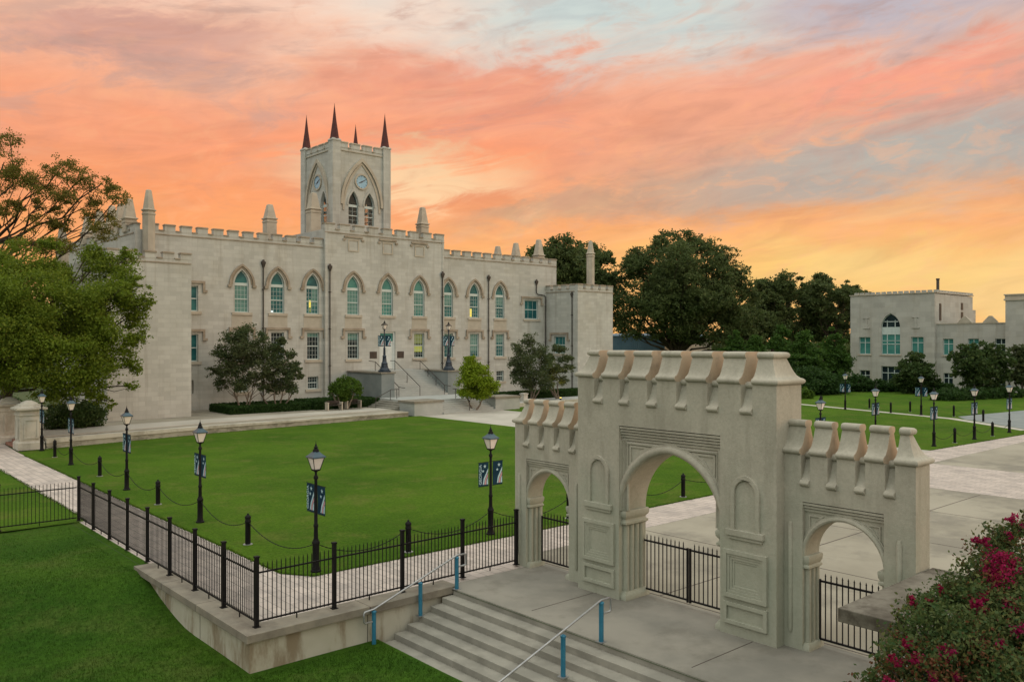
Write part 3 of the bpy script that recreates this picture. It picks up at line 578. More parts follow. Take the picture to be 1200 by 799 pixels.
# ------------------------------------------------------------------ steps, retaining wall, handrails, plinth
def steps_and_walls():
    m = MB(); tread = 0.365; n = 6
    for k in range(n):
        z1 = -0.15 * k; x1 = 13.42 - tread * k
        m.prism([(x1, z1 - 0.15), (x1, -1.2), (x1 - tread, -1.2), (x1 - tread, z1 - 0.15)], lambda a, b, d: (a, d, b), -12.0, 17.60)
    m.prism([(13.42, 0.004), (13.42, -1.2), (14.2, -1.2), (14.2, -0.04), (13.8, 0.002)], lambda a, b, d: (a, d, b), -12.0, 17.60)
    m.box(9.4, 13.42 - tread * n + 0.0, -12, 14.55, -1.2, -0.895)
    o = m.build('front_steps', 'step_concrete', origin=(12, 12, -0.9), bevel=0.012); tag(o, 'broad flight of six grey concrete steps leading up to the gateway', 'steps')
    root = thing('retaining_wall', 'pale stained concrete retaining wall under the corner of the black iron fence', 'retaining wall', (7.95, 17.8, -0.9))
    m = MB(); m.prism([(7.90, 17.74), (13.60, 17.74), (13.60, 18.1), (8.25, 18.1), (8.25, 25.0), (7.90, 25.0)], lambda a, b, d: (a, b, d), -1.1, -0.13); m.build('wall', 'wall_concrete', root)
    m = MB(); m.prism([(7.78, 17.62), (13.62, 17.62), (13.62, 18.32), (8.46, 18.32), (8.46, 25.3), (7.78, 25.3)], lambda a, b, d: (a, b, d), -0.13, 0.05); m.build('coping', 'coping_stone', root, bevel=0.02)
    m = MB()
    for y in (20.6, 23.0): m.box(7.775, 8.47, y, y + 0.012, -0.125, 0.0525)
    for x in (10.9,): m.box(x, x + 0.012, 17.615, 18.33, -0.125, 0.0525); m.box(x, x + 0.014, 17.734, 17.8, -1.0, -0.131)
    for y in (20.6, 23.0): m.box(7.894, 7.95, y, y + 0.014, -1.0, -0.131)
    m.build('joint', 'plaque_bronze', root)
    def rail(label, v, posts, zt):
        r = thing('handrail', label, 'handrail', (posts[0][0], v, posts[0][1]), 'handrails on the front steps')
        for (x, z, h) in posts:
            p = MB(); p.lathe(x, v, [(0.052, z - 0.0), (0.052, z + h - 0.07), (0.062, z + h - 0.06), (0.062, z + h - 0.03), (0.02, z + h)], 14); po = p.build('post', 'blue_paint', r, smooth=40)
            p = MB(); p.box(x - 0.09, x + 0.09, v - 0.09, v + 0.09, z - 0.005, z + 0.012); p.build('base_plate', 'galvanised', po)
        a, b = posts[0], posts[-1]; s = (b[1] - a[1]) / (b[0] - a[0])
        pts = []
        x1 = b[0] + 0.30; z1 = b[1] + b[2] + 0.02; x0 = a[0] - 0.28; zz = a[1] + a[2] + 0.02
        pts = [(b[0] + 0.05, v, z1 - 0.30), (x1 - 0.03, v, z1 - 0.30), (x1, v, z1 - 0.27), (x1, v, z1 - 0.03), (x1 - 0.03, v, z1), (b[0], v, z1), (a[0], v, zz), (x0 + 0.03, v, zz - 0.02), (x0, v, zz - 0.05), (x0, v, zz - 0.26), (x0 + 0.03, v, zz - 0.29), (a[0] - 0.02, v, zz - 0.29)]
        p = MB(); p.tube(pts, 0.024, 10); p.build('rail', 'galvanised', r, smooth=50)
    rail('galvanised handrail on three blue posts against the retaining wall at the left of the steps', 17.52, [(10.95, -0.90, 0.88), (12.32, -0.45, 0.86), (13.48, 0.0, 0.86)], 0)
    rail('galvanised handrail on blue posts running down the middle of the front steps', 12.38, [(10.50, -0.90, 0.76), (12.30, -0.45, 0.88), (13.46, 0.0, 0.88)], 0)
    r = thing('plinth', 'heavy concrete plinth with a wide weathered slab top right of the gateway', 'plinth', (14.7, 5.6, 0))
    m = MB(); m.box(13.72, 16.24, 4.2, 6.42, -0.9, 1.88); m.build('body', 'trim_pale', r)
    m = MB(); m.box(13.18, 16.90, 3.6, 6.86, 1.88, 2.11); m.build('slab', 'weathered_slab', r, bevel=0.015)
    s = MB(); s.box(13.66, 13.72, 4.65, 6.15, 0.75, 1.66); so_ = s.build('sign_panel', 'sign_white', r)
    s = MB()
    fnl = FU(13.655)
    for (a, b, h) in ((5.75, 1.32, 0.17), (5.35, 1.32, 0.14), (4.95, 1.34, 0.15), (5.7, 0.98, 0.13), (5.2, 0.98, 0.15)):
        s.prism([(a - h, b - h), (a + h * 0.4, b - h * 0.8), (a + h, b), (a + h * 0.5, b + h), (a - h * 0.7, b + h * 0.7)], fnl, -0.004, 0.004)
    s.build('emblem', 'banner_navy', so_)
steps_and_walls()

# ------------------------------------------------------------------ iron fences
def fence(label, pts_a, pts_b, nb, z0, skip_first=False, npk=17):
    A = Vector((*pts_a, 0)); B = Vector((*pts_b, 0)); d = (B - A).normalized(); nrm = Vector((-d.y, d.x, 0))
    root = thing('iron_fence', label, 'fence', (A.x, A.y, z0), 'black iron fences along the path')
    def bar(m, p, q, hw, z_0, z_1):
        a = Vector(p); b = Vector(q); o = nrm * hw
        m.add([(*(a - o).xy, z_0), (*(b - o).xy, z_0), (*(b + o).xy, z_0), (*(a + o).xy, z_0), (*(a - o).xy, z_1), (*(b - o).xy, z_1), (*(b + o).xy, z_1), (*(a + o).xy, z_1)], [(3, 2, 1, 0), (4, 5, 6, 7), (0, 1, 5, 4), (1, 2, 6, 5), (2, 3, 7, 6), (3, 0, 4, 7)])
    for i in range(nb + 1):
        if i == 0 and skip_first: continue
        p = A + (B - A) * i / nb; m = MB(); h = 0.042
        bar(m, p - d * h, p + d * h, h, z0, z0 + 1.56); bar(m, p - d * (h + .012), p + d * (h + .012), h + 0.012, z0 + 1.56, z0 + 1.60); bar(m, p - d * .075, p + d * .075, 0.075, z0, z0 + 0.015)
        m.build('post', 'black_iron', root)
    for i in range(nb):
        p = A + (B - A) * (i / nb) + d * 0.044; q = A + (B - A) * ((i + 1) / nb) - d * 0.044; m = MB()
        for zz in (z0 + 0.13, z0 + 1.22): bar(m, p, q, 0.017, zz - 0.017, zz + 0.017)
        mid = (p + q) / 2; bar(m, mid - d * 0.012, mid + d * 0.012, 0.012, z0, z0 + 0.13)
        for k in range(1, npk):
            c = p + (q - p) * k / npk; bar(m, c - d * 0.0085, c + d * 0.0085, 0.0085, z0 + 0.10, z0 + 1.40)
            m.lathe(c.x, c.y, [(0.012, z0 + 1.40), (0.002, z0 + 1.455)], 4)
        m.build('picket_panel', 'black_iron', root)
fence('black iron picket fence along the front of the path from the corner to the gateway', (8.2, 18.05), (16.12, 18.15), 4, 0.05, npk=17)
fence('long black iron picket fence receding on the left beside the brick path', (8.2, 18.05), (8.25, 32.95), 8, 0.05, skip_first=True, npk=17)
fence('black iron picket fence crossing the grass at the left edge of the photo', (8.25, 33.05), (-11.5, 33.3), 8, 0.02, skip_first=True, npk=20)

# ------------------------------------------------------------------ lamps, banners, bollards, chains
def text_mesh(txt, size):
    cu = bpy.data.curves.new('lettering', 'FONT'); cu.body = txt; cu.size = size; cu.align_x = 'CENTER'; cu.align_y = 'CENTER'; cu.extrude = 0.003
    o = bpy.data.objects.new('lettering', cu); COL.objects.link(o); dg = bpy.context.evaluated_depsgraph_get(); dg.update()
    me = bpy.data.meshes.new_from_object(o.evaluated_get(dg)); bpy.data.objects.remove(o); return me
def star(cx, cz, r):
    return [(cx + (r if k % 2 == 0 else r * 0.42) * math.sin(math.pi * k / 5), cz + (r if k % 2 == 0 else r * 0.42) * math.cos(math.pi * k / 5)) for k in range(10)]
def banner(parent, s, z0, z1, w, big=1.0):
    """navy banner hanging to side s (+1/-1) along local x of the lamp"""
    x0 = s * 0.10; x1 = s * (0.10 + w); a, b = min(x0, x1), max(x0, x1)
    fn = lambda p, q, d: (p, d + 0.012 * math.sin(q * 4), q)
    m = MB(); m.prism([(a, z0), (b, z0), (b, (z0 + z1) / 2), (b, z1), (a, z1), (a, (z0 + z1) / 2)], fn, -0.006, 0.006); cl = m.build('banner', 'banner_navy', parent)
    H = z1 - z0
    for face in (-1, 1):
        f2 = lambda p, q, d, face=face: (p, face * (0.0085 + d) + 0.012 * math.sin(q * 4), q)
        m = MB(); m.cur = 0
        m.prism(star(a + w * 0.62, z0 + H * 0.84, w * 0.17), f2, 0, 0.002); m.prism(star(a + w * 0.45, z0 + H * 0.64, w * 0.14), f2, 0, 0.002)
        m.prism([(a + w * 0.42, z0 + H * .06), (a + w * .54, z0 + H * .06), (a + w * .62, z0 + H * .26), (a + w * .96, z0 + H * .60), (a + w * .96, z0 + H * .74), (a + w * .52, z0 + H * .32)], f2, 0, 0.002)
        m.prism([(a + w * .80, z0 + H * .06), (a + w * .96, z0 + H * .06), (a + w * .96, z0 + H * .36), (a + w * .84, z0 + H * .24)], f2, 0, 0.002); m.cur = 1
        m.prism([(a + w * .58, z0 + H * .06), (a + w * .76, z0 + H * .06), (a + w * .80, z0 + H * .26), (a + w * .96, z0 + H * .40), (a + w * .96, z0 + H * .54), (a + w * .66, z0 + H * .26)], f2, 0, 0.002)
        m.build('emblem', ['banner_white', 'banner_pink'], cl)
        if s == -1:
            me = TXT; lo = bpy.data.objects.new('lettering', me); COL.objects.link(lo); lo.parent = cl
            lo.location = (a + w * 0.17, face * 0.012, (z0 + z1) / 2)
            lo.rotation_euler = (Matrix(((0, -1, 0), (0, 0, -1), (1, 0, 0))) if face < 0 else Matrix(((0, 1, 0), (0, 0, 1), (1, 0, 0)))).to_euler()
            lo.scale = (w / 0.42,) * 3
    for e, zz in ((0.14, z1 + 0.012), (0.11, z0 - 0.012)): m = MB(); m.tube([(s * 0.03, 0, zz), (s * (e + w), 0, zz)], 0.010, 6); m.build('banner_arm', 'black_iron', cl)
TXT = text_mesh('GEORGIA', 0.155); TXT.materials.append(M['banner_white'])
def lantern(root, z, k=1.0, roof='lamp_roof'):
    m = MB(); q = math.pi / 4
    m.lathe(0, 0, [(0.11 * k, z), (0.13 * k, z + 0.02 * k), (0.255 * k, z + 0.36 * k)], 4, q); la = m.build('lantern', 'lantern_glass', root)
    m = MB()
    for i in range(4):
        th = q + i * math.pi / 2; c, s_ = math.cos(th), math.sin(th)
        m.tube([(0.13 * k * c, 0.13 * k * s_, z), (0.262 * k * c, 0.262 * k * s_, z + 0.37 * k)], 0.012 * k, 5)
    m.lathe(0, 0, [(0.135 * k, z - 0.03), (0.14 * k, z + 0.01)], 4, q); m.build('cage', 'black_iron', la)
    m = MB(); m.lathe(0, 0, [(0.30 * k, z + 0.355 * k), (0.315 * k, z + 0.375 * k), (0.30 * k, z + 0.40 * k), (0.19 * k, z + 0.47 * k), (0.115 * k, z + 0.53 * k), (0.10 * k, z + 0.545 * k)], 4, q); rf = m.build('lantern_roof', roof, root)
    m = MB(); m.lathe(0, 0, [(0.10 * k, z + 0.54 * k), (0.085 * k, z + 0.60 * k), (0.05 * k, z + 0.64 * k), (0.07 * k, z + 0.67 * k), (0.035 * k, z + 0.70 * k), (0.03 * k, z + 0.74 * k), (0.012 * k, z + 0.77 * k), (0.004, z + 0.86 * k)], 10); m.build('finial', 'black_iron', rf, smooth=50)
def lamp_proto():
    r = thing('street_lamp', '', 'lamp', (0, 0, 0))
    m = MB()
    m.lathe(0, 0, [(0.15, 0), (0.15, 0.05), (0.115, 0.07), (0.105, 0.13), (0.095, 0.16), (0.095, 0.78), (0.11, 0.80), (0.11, 0.84), (0.085, 0.88), (0.075, 0.93)], 12)
    m.build('base', 'black_iron', r, smooth=40)
    m = MB(); m.lathe(0, 0, [(0.062, 0.90), (0.055, 1.25), (0.07, 1.28), (0.07, 1.32), (0.05, 1.36), (0.042, 2.60), (0.065, 2.62), (0.065, 2.68), (0.035, 2.72), (0.03, 2.80), (0.09, 2.86), (0.09, 2.88)], 12); m.build('pole', 'black_iron', r, smooth=40)
    lantern(r, 2.88, 0.94)
    for s in (-1, 1): banner(r, s, 1.66, 2.44, 0.42)
    return r
LAMP = lamp_proto()
first = [True]
def lamp(x, y, rz, label, tall=1.0):
    o = LAMP if first[0] else copy_tree(LAMP); first[0] = False
    o.location = (x, y, 0); o.rotation_euler = (0, 0, rz); tag(o, label, 'lamp', 'banner lamp posts around the lawns'); o.scale = (1, 1, 1) if tall == 1 else (tall,) * 3
H_ = math.pi / 2
BANK = [  # x, y, rotation, label
 (11.5, 21.45, -H_, 'nearest black lamp post with navy banners, at the near corner of the main lawn'),
 (18.13, 21.7, 0, 'black lamp post with navy banners between the fence and the left side of the gateway'),
 (11.5, 30.0, -H_, 'black lamp post with navy banners, second along the brick path from the lawn corner'),
 (11.6, 38.65, -H_, 'black lamp post third along the left path, in front of the castle corner block'),
 (11.75, 48.4, -H_, 'black lamp post fourth along the left path, its lantern against the big tree'),
 (11.95, 55.7, -H_, 'black lamp post beside the stone pillars at the far end of the left path'),
 (41.6, 22.6, 0, 'lamp post rising behind the right wing of the gateway beside its central block'),
 (76.2, 38.9, -H_, 'small distant lamp post by the far walk left of the right hall corner'),
 (54.2, 25.6, 0, 'lamp post on the right lawn above the outer merlons of the gateway'),
 (53.8, 21.75, 0, 'lamp post at the near left corner of the right lawn'),
 (59.55, 21.5, 0, 'second lamp post along the near edge of the right lawn'),
 (65.8, 21.45, 0, 'lamp post nearest the right edge of the photo on the right lawn'),
 (75.5, 31.6, -H_, 'distant lamp post standing behind another lantern, before the small tree by the hall'),
]
for b in BANK: lamp(*b)
def bollard_proto():
    r = thing('bollard', '', 'bollard', (0, 0, 0))
    m = MB(); m.lathe(0, 0, [(0.085, 0.02), (0.085, 0.70), (0.098, 0.72), (0.098, 0.76), (0.085, 0.78), (0.085, 0.84)], 14); m.build('post', 'black_iron', r, smooth=40)
    m = MB(); m.lathe(0, 0, [(0.095, 0.84), (0.10, 0.86), (0.09, 0.90), (0.05, 0.94), (0.03, 0.95), (0.035, 0.98), (0.005, 1.0)], 14); m.build('cap', 'black_iron', r, smooth=50)
    m = MB(); m.lathe(0, 0, [(0.15, 0.0), (0.15, 0.018), (0.09, 0.022)], 14); m.build('base_plate', 'galvanised', r, smooth=40)
    return r
BOL = bollard_proto(); bf = [True]
def bollard(x, y, label):
    o = BOL if bf[0] else copy_tree(BOL); bf[0] = False; o.location = (x, y, 0.006); tag(o, label, 'bollard', 'black chain bollards around the lawns')
def chain(p, q, label, za=0.72, zb=0.72, sag=0.42):
    m = MB(); pts = []; rr = []; n = 48
    for i in range(n + 1):
        t = i / n; s = 4 * t * (1 - t); pts.append((p[0] + (q[0] - p[0]) * t, p[1] + (q[1] - p[1]) * t, za + (zb - za) * t - sag * s)); rr.append(0.017 if i % 2 else 0.009)
    m.tube(pts, rr, 5); tag(m.build('chain', 'black_iron', origin=(p[0], p[1], 0.2), smooth=60), label, 'chain', 'sagging chains between the bollards')
def bollard_lines():
    b = {'front1': (14.7, 21.55), 'c1': (11.4, 25.74), 'c2': (11.5, 34.39), 'c3': (11.8, 43.41), 'c4': (11.85, 52.2), 'g1': (21.9, 21.75), 'g2': (28.5, 21.6), 'g3': (35.2, 21.6)}
    L = {'front1': 'black bollard behind the front fence, midway between the two nearest lamp posts', 'c1': 'nearest black bollard on the left side of the main lawn', 'c2': 'second black bollard back along the left side of the main lawn', 'c3': 'third black bollard back along the left side of the main lawn', 'c4': 'black bollard close to the kerb wall and the stone pillars', 'g1': 'black bollard framed by the left side arch of the gateway', 'g2': 'black bollard framed by the central arch of the gateway', 'g3': 'black bollard on the lawn edge hidden behind the right part of the gateway'}
    for k in b:
        if k != 'g3': bollard(*b[k], L[k])
    lm = [t[:2] for t in BANK]
    run = [lm[5], b['c4'], lm[4], b['c3'], lm[3], b['c2'], lm[2], b['c1'], lm[0], b['front1'], lm[1], b['g1'], None, b['g2'], b['g3']]
    names = ['beside the stone pillars', 'between kerb-side bollard and the fourth lamp', 'between the fourth lamp and the third bollard', 'between the third bollard and the third lamp', 'between the third lamp and the second bollard', 'between the second bollard and the second lamp', 'between the second lamp and the nearest left bollard', 'between the nearest left bollard and the corner lamp', 'behind the front fence right of the corner lamp', 'behind the front fence left of the gateway lamp', 'seen through the left side arch', '', '', 'seen through the central arch']
    for i in range(len(run) - 1):
        if run[i] and run[i + 1]:
            la, lb = run[i] in lm, run[i + 1] in lm
            chain(run[i], run[i + 1], 'sagging black chain ' + names[i], 0.80 if la else 0.74, 0.80 if lb else 0.74)
    chain(b['g1'], (25.2, 21.7), 'sagging black chain behind the pier of the gateway seen left in the central arch')
    bollard(25.2, 21.7, 'black bollard behind the left pier of the central arch')
    chain((25.2, 21.7), b['g2'], 'sagging black chain left of the bollard in the central arch')
    r = [(56.6, 21.6, 'bollard between the first two lamps of the right lawn'), (62.6, 21.45, 'bollard between the second and third lamps of the right lawn'), (73.3, 25.8, 'bollard at the edge of the grey forecourt on the right'), (79.4, 43.0, 'distant bollard on the far walk near the hedge'), (79.2, 38.0, 'distant bollard right of the far lamp post'), (75.8, 34.4, 'distant bollard on the far walk below the right hall windows'), (78.4, 33.8, 'distant bollard just behind the far walk left of the small round tree'), (76.3, 29.2, 'distant bollard before the spreading tree on the right')]
    for x, y, l in r: bollard(x, y, l)
    cs = [((53.8, 21.75), r[0][:2]), (r[0][:2], (59.55, 21.5)), ((59.55, 21.5), r[1][:2]), (r[1][:2], (65.8, 21.45)), ((76.3, 29.2), (73.3, 25.8))]
    for i, (p, q) in enumerate(cs): chain(p, q, 'sagging black chain on the right lawn ' + ['from the corner lamp to the first bollard', 'from the first bollard to the second lamp', 'from the second lamp to the second bollard', 'from the second bollard to the last lamp', 'along the grey forecourt'][i], 0.72, 0.72, 0.36)
bollard_lines()

# ------------------------------------------------------------------ the castle-like main building
VF = 74.0
def win_frame(mb, fn, c, half, base, spring, apex, rows, cols, t=0.07, arch=True):
    """white timber frame with glazing bars in plane coordinates (a along, b up); depth 0..0.06"""
    d0, d1 = 0.0, 0.07
    if arch:
        out = arch_hole(c, half, base, spring, apex, 8); inn = arch_hole(c, half - t, base + t * 0.8, spring, apex - t * 1.2, 8)
        mb.holed(out, [inn], fn, d0, d1)
        mb.prism(rect(c - half + 0.01, c + half - 0.01, spring - 0.17, spring + 0.10), fn, d0 - 0.015, d1); top = spring - 0.17
        for k in ():      # plain head
            mb.prism([(c + k * half * 0.28 - 0.012, spring), (c + k * half * 0.28 + 0.012, spring), (c + k * half * 0.16 + 0.012, apex - 0.52), (c + k * half * 0.16 - 0.012, apex - 0.52)], fn, d0 + 0.02, d1)
    else:
        top = spring; mb.holed(rect(c - half, c + half, base, top), [rect(c - half + t, c + half - t, base + t, top - t)], fn, d0, d1)
    mid = (base + top) / 2; mb.prism(rect(c - half + 0.02, c + half - 0.02, mid - 0.045, mid + 0.045), fn, d0 - 0.01, d1)
    for i in range(1, cols):
        x = c - half + 2 * half * i / cols; mb.prism(rect(x - 0.011, x + 0.011, base + 0.03, top - 0.02), fn, d0 + 0.03, d1)
    for i in range(1, rows):
        if i * 2 == rows: continue
        z = base + (top - base) * i / rows; mb.prism(rect(c - half + 0.03, c + half - 0.03, z - 0.011, z + 0.011), fn, d0 + 0.03, d1)
def castle_window(root, fn, c, half, base, spring, apex, pane, arch, hood, rows=6, cols=4, fnw=None, name='window', frame='frame_paint'):
    """frame set 0.24 m into the wall; hood and sill stand proud of the wall face (fn depth 0 = wall face)"""
    fi = lambda a, b, d: fn(a, b, d + 0.20)
    m = MB(); win_frame(m, fi, c, half, base, spring, apex, rows, cols, 0.085, arch); w_ = m.build(name, frame, root)
    m = MB(); m.prism(arch_hole(c, half - 0.02, base + 0.02, spring, apex - 0.02, 8) if arch else rect(c - half + 0.02, c + half - 0.02, base + 0.02, spring - 0.02), fi, 0.055, 0.085); m.build('pane', pane, w_)
    m = MB(); m.prism(rect(c - half - 0.28, c + half + 0.28, base - 0.26, base - 0.02), fn, -0.12, 0.20); m.build('sill', 'trim_pale', w_)
    if hood == 'arch':
        o1 = arch_pts(c, half + 0.54, spring - 0.12, apex + 0.54, 10); i1 = arch_pts(c, half + 0.35, spring - 0.12, apex + 0.34, 10)
        m = MB(); m.prism(band(o1, i1), fn, -0.16, 0.02)
        o2 = arch_pts(c, half + 0.35, spring - 0.05, apex + 0.33, 10); i2 = arch_pts(c, half + 0.18, spring - 0.05, apex + 0.18, 10); m.prism(band(o2, i2), fn, -0.05, 0.02)
        for s in (-1, 1): m.prism(rect(min(c + s * (half + 0.30), c + s * (half + 0.66)), max(c + s * (half + 0.30), c + s * (half + 0.66)), spring - 0.34, spring - 0.121), fn, -0.19, 0.02)
        m.build('hood_mould', 'trim_brown', w_)
    elif hood == 'label':
        m = MB(); x = half + 0.58; m.prism([(c - x, spring + 0.22), (c + x, spring + 0.22), (c + x, spring + 0.44), (c - x, spring + 0.44)], fn, -0.17, 0.02)
        for s in (-1, 1):
            a, b = sorted((c + s * (x - 0.20), c + s * x)); m.prism(rect(a, b, spring - 0.35, spring + 0.218), fn, -0.15, 0.02)
            a, b = sorted((c + s * (x - 0.20), c + s * (x + 0.20))); m.prism(rect(a, b, spring - 0.58, spring - 0.352), fn, -0.17, 0.02)
        m.build('hood_mould', 'trim_brown', w_)
    return w_
def battlement(root, p0, p1, z0, h, wm, gap, thick=0.5, first_off=0.0, cap='trim_brown', corb=True):
    """row of merlons from p0 to p1 (x,y) at z0; each merlon a part with its own coping"""
    A = Vector((*p0, 0)); B = Vector((*p1, 0)); Ln = (B - A).length; d = (B - A) / Ln; nr = Vector((-d.y, d.x, 0))
    n = max(2, int(round((Ln + gap) / (wm + gap)))); pitch = (Ln - wm) / (n - 1)
    F = lambda t, o, z: tuple(A + d * t + nr * o + Vector((0, 0, z)))
    def blk(m, t0, t1, o0, o1, z_0, z_1):
        m.add([F(t0, o0, z_0), F(t1, o0, z_0), F(t1, o1, z_0), F(t0, o1, z_0), F(t0, o0, z_1), F(t1, o0, z_1), F(t1, o1, z_1), F(t0, o1, z_1)], [(3, 2, 1, 0), (4, 5, 6, 7), (0, 1, 5, 4), (1, 2, 6, 5), (2, 3, 7, 6), (3, 0, 4, 7)])
    for i in range(n):
        t = pitch * i; m = MB(); blk(m, t, t + wm, 0, thick, z0, z0 + h - 0.10); o = m.build('merlon', 'castle_stucco', root)
        m = MB(); blk(m, t - 0.04, t + wm + 0.04, -0.08, thick + 0.06, z0 + h - 0.10, z0 + h - 0.03); blk(m, t - 0.01, t + wm + 0.01, -0.02, thick, z0 + h - 0.03, z0 + h + 0.03)
        m.build('coping', cap, o)
    m = MB()
    for i in range(n - 1):
        t = pitch * i + wm; blk(m, t + 0.052, t + pitch - wm - 0.052, -0.08, thick + 0.06, z0, z0 + 0.09)
    blk(m, -0.0, Ln + 0.0, -0.05, 0.05, z0 - 0.34, z0 - 0.26)
    m.build('crenel_sill', cap, root)
def pinnacle(root, x, y, z0, zs, zt, r, n=4, stem=True, rot=math.pi / 4):
    k = 1.414 if n == 4 else 1.0; m = MB()
    m.lathe(x, y, [(r * k, z0), (r * k, zs - 0.35), (r * 1.10 * k, zs - 0.30), (r * 1.10 * k, zs - 0.18), (r * 0.98 * k, zs - 0.14), (r * 0.98 * k, zs - 0.04), (r * 1.2 * k, zs + 0.04), (r * 1.2 * k, zs + 0.12), (r * 0.93 * k, zs + 0.18), (r * 0.46 * k, zt - 0.06), (r * 0.36 * k, zt)], n, rot)
    return m.build('pinnacle', 'trim_pale', root)
def downpipe(root, pts, r=0.060, head=True):
    m = MB(); m.tube(pts, r, 8)
    x, y, z = pts[0]
    if head: m.loft(x - 0.19, x + 0.19, y - 0.13, y + 0.10, [(0.11, z - 0.45), (0.05, z - 0.22), (0.0, z - 0.05), (0.0, z + 0.10), (0.07, z + 0.14), (0.09, z + 0.25), (0.11, z + 0.30)])
    for k in range(3): m.box(x - 0.1, x + 0.1, y - 0.09, y + 0.1, z - 2.5 - 3.6 * k, z - 2.42 - 3.6 * k) if pts[-1][0] == x and z - 2.5 - 3.6 * k > pts[-1][2] else None
    m.build('downpipe', 'pipe_brown', root, smooth=40)
def castle():
    root = thing('castle_building', 'long pale castle-like main building with battlements, pointed windows and corner blocks', 'building', (47.66, 74, 0.3))
    C = 47.66; XL, XR = 22.9, 72.35; P0, P1 = 40.5, 54.85; VP = VF - 0.35; VB = 96.0
    upL, upP, upR = [32.2, 35.7, 39.35], [43.63, 47.66, 51.65], [55.75, 59.45, 63.24]
    HW, BASE, SPR, APX = 0.68, 9.12, 11.72, 12.98
    grnd = [32.2, 35.7, 39.4, 43.63, 51.65, 55.75, 59.45, 63.24]; basem = [32.2, 35.7, 39.38, 59.45, 63.24]
    def facade(x0, x1, z1, base_y, up, extra):
        holes = [arch_hole(c, HW, BASE, SPR, APX, 8) for c in up] + [rect(c - 0.65, c + 0.65, 4.70, 7.32) for c in grnd if x0 < c < x1] + [rect(c - 0.56, c + 0.56, 1.85, 3.06) for c in basem if x0 < c < x1] + extra
        m = MB(); m.holed(rect(x0, x1, 0.1, z1), holes, FV(base_y), 0.0, 0.36); m.build('wall', 'castle_stucco', root)
    tri = [(27.1, 1.10), (68.2, 1.10)]
    facade(XL, P0, 15.94, VF, upL, [rect(26.0, 28.2, 9.12, 11.36), rect(26.0, 28.2, 4.70, 7.10), rect(26.4, 27.8, 1.85, 3.06)])
    facade(P1, XR, 15.94, VF, upR, [rect(67.1, 69.3, 9.12, 11.36)])
    facade(P0, P1, 17.45, VP, upP, [rect(46.70, 48.62, 3.58, 7.45)])
    # body, roof
    m = MB(); m.box(XL, XR, VF + 0.36, VB, 0.1, 15.3); m.box(P0, P1, VP + 0.362, VB - 6, 15.3, 16.6)
    m.box(XL + 0.001, XL + 0.5, VF + 0.361, VB, 15.3, 15.94); m.box(XR - 0.5, XR, VF + 0.361, VB, 15.3, 15.94); m.box(XL, XR, VB - 0.5, VB - 0.001, 15.301, 15.94)
    for x in (P0 - 0.001, P1 - 0.499): m.box(x, x + 0.5, VP + 0.361, VB - 6.2, 15.2, 17.45)
    m.build('rear_wall', 'castle_stucco', root)
    m = MB(); m.box(XL + 0.5, XR - 0.5, VF + 0.5, VB - 0.5, 15.3, 15.42); m.box(P0 + 0.5, P1 - 0.5, VP + 0.5, VB - 6.5, 16.6, 16.7); m.build('roof', 'roof_dark', root)
    for x0 in (P0 - 0.03, P1 - 0.22): m = MB(); m.box(x0, x0 + 0.25, VP - 0.06, VF + 0.3, 0.1, 17.44); m.build('pilaster', 'castle_stucco', root)
    # windows
    fn, fp = FV(VF), FV(VP)
    for i, c in enumerate(upL + upP + upR):
        pv = 'pane_pale_teal' if c in upP else 'pane_teal'
        castle_window(root, fp if c in upP else fn, c, HW, BASE, SPR, APX, pv, True, 'arch')
    for c in grnd:
        f = fp if P0 < c < P1 else fn; pv = 'pane_teal' if c > 54 else 'pane_dark'
        castle_window(root, f, c, 0.65, 4.70, 7.32, 0, pv, False, 'label')
    for c in upL + upP + upR:
        if abs(c - 47.66) > 0.1:
            m = MB(); m.prism(rect(c - 0.98, c + 0.98, 7.80, 8.84), fp if P0 < c < P1 else fn, -0.015, 0.02); m.build('apron', 'apron_stucco', root)
    g = random.Random(4)
    for i, c in enumerate(upL + upP + upR):
        f = fp if c in upP else fn
        if i in (2, 6, 8, 0) or c in upP:
            zb = (9.2, 10.2, 9.9, 9.2, 10.2, 9.7, 10.4, 10.2, 10.6)[i]; x0 = c + 0.02 if i == 2 else c - 0.6
            m = MB(); m.prism(rect(x0, c + 0.6, zb, 11.53), lambda a, b, d, f=f: f(a, b, d + 0.2), 0.047, 0.053); m.build('blind', 'blind_teal', root)
    for c, zb, k in ((43.63, 6.6, 0), (55.75, 5.9, 0), (59.45, 5.3, 0), (63.24, 6.3, 0), (39.4, 6.9, 0)):
        f = fp if P0 < c < P1 else fn; m = MB(); m.prism(rect(c - 0.57, c + 0.57, zb, 7.22), lambda a, b, d, f=f: f(a, b, d + 0.2), 0.047, 0.053); m.build('blind', 'blind_teal', root)
    for f, x0, x1, z0, z1, mt in ((fn, 59.45 - 0.58, 59.45 - 0.22, 9.22, 10.12, 'lit_room'), (fn, 39.35 - 0.28, 39.35 - 0.10, 9.75, 10.45, 'lit_room'), (fn, 39.35 - 0.22, 39.35 - 0.12, 9.3, 9.72, 'lit_room_dim'), (fp, 51.65 - 0.50, 51.65 + 0.50, 5.35, 5.95, 'lit_room_dim'), (fp, 51.65 - 0.50, 51.65 + 0.50, 6.2, 7.2, 'lit_blind'), (fn, 35.7 - 0.58, 35.7 - 0.32, 9.2, 9.36, 'lit_white')):
        m = MB(); m.prism(rect(x0, x1, z0, z1), lambda a, b, d, f=f: f(a, b, d + 0.2), 0.040, 0.046); m.build('lit_room', mt, root)
    for c in basem: castle_window(root, fn, c, 0.56, 1.85, 3.06, 0, 'pane_dark', False, None, rows=4, cols=4)
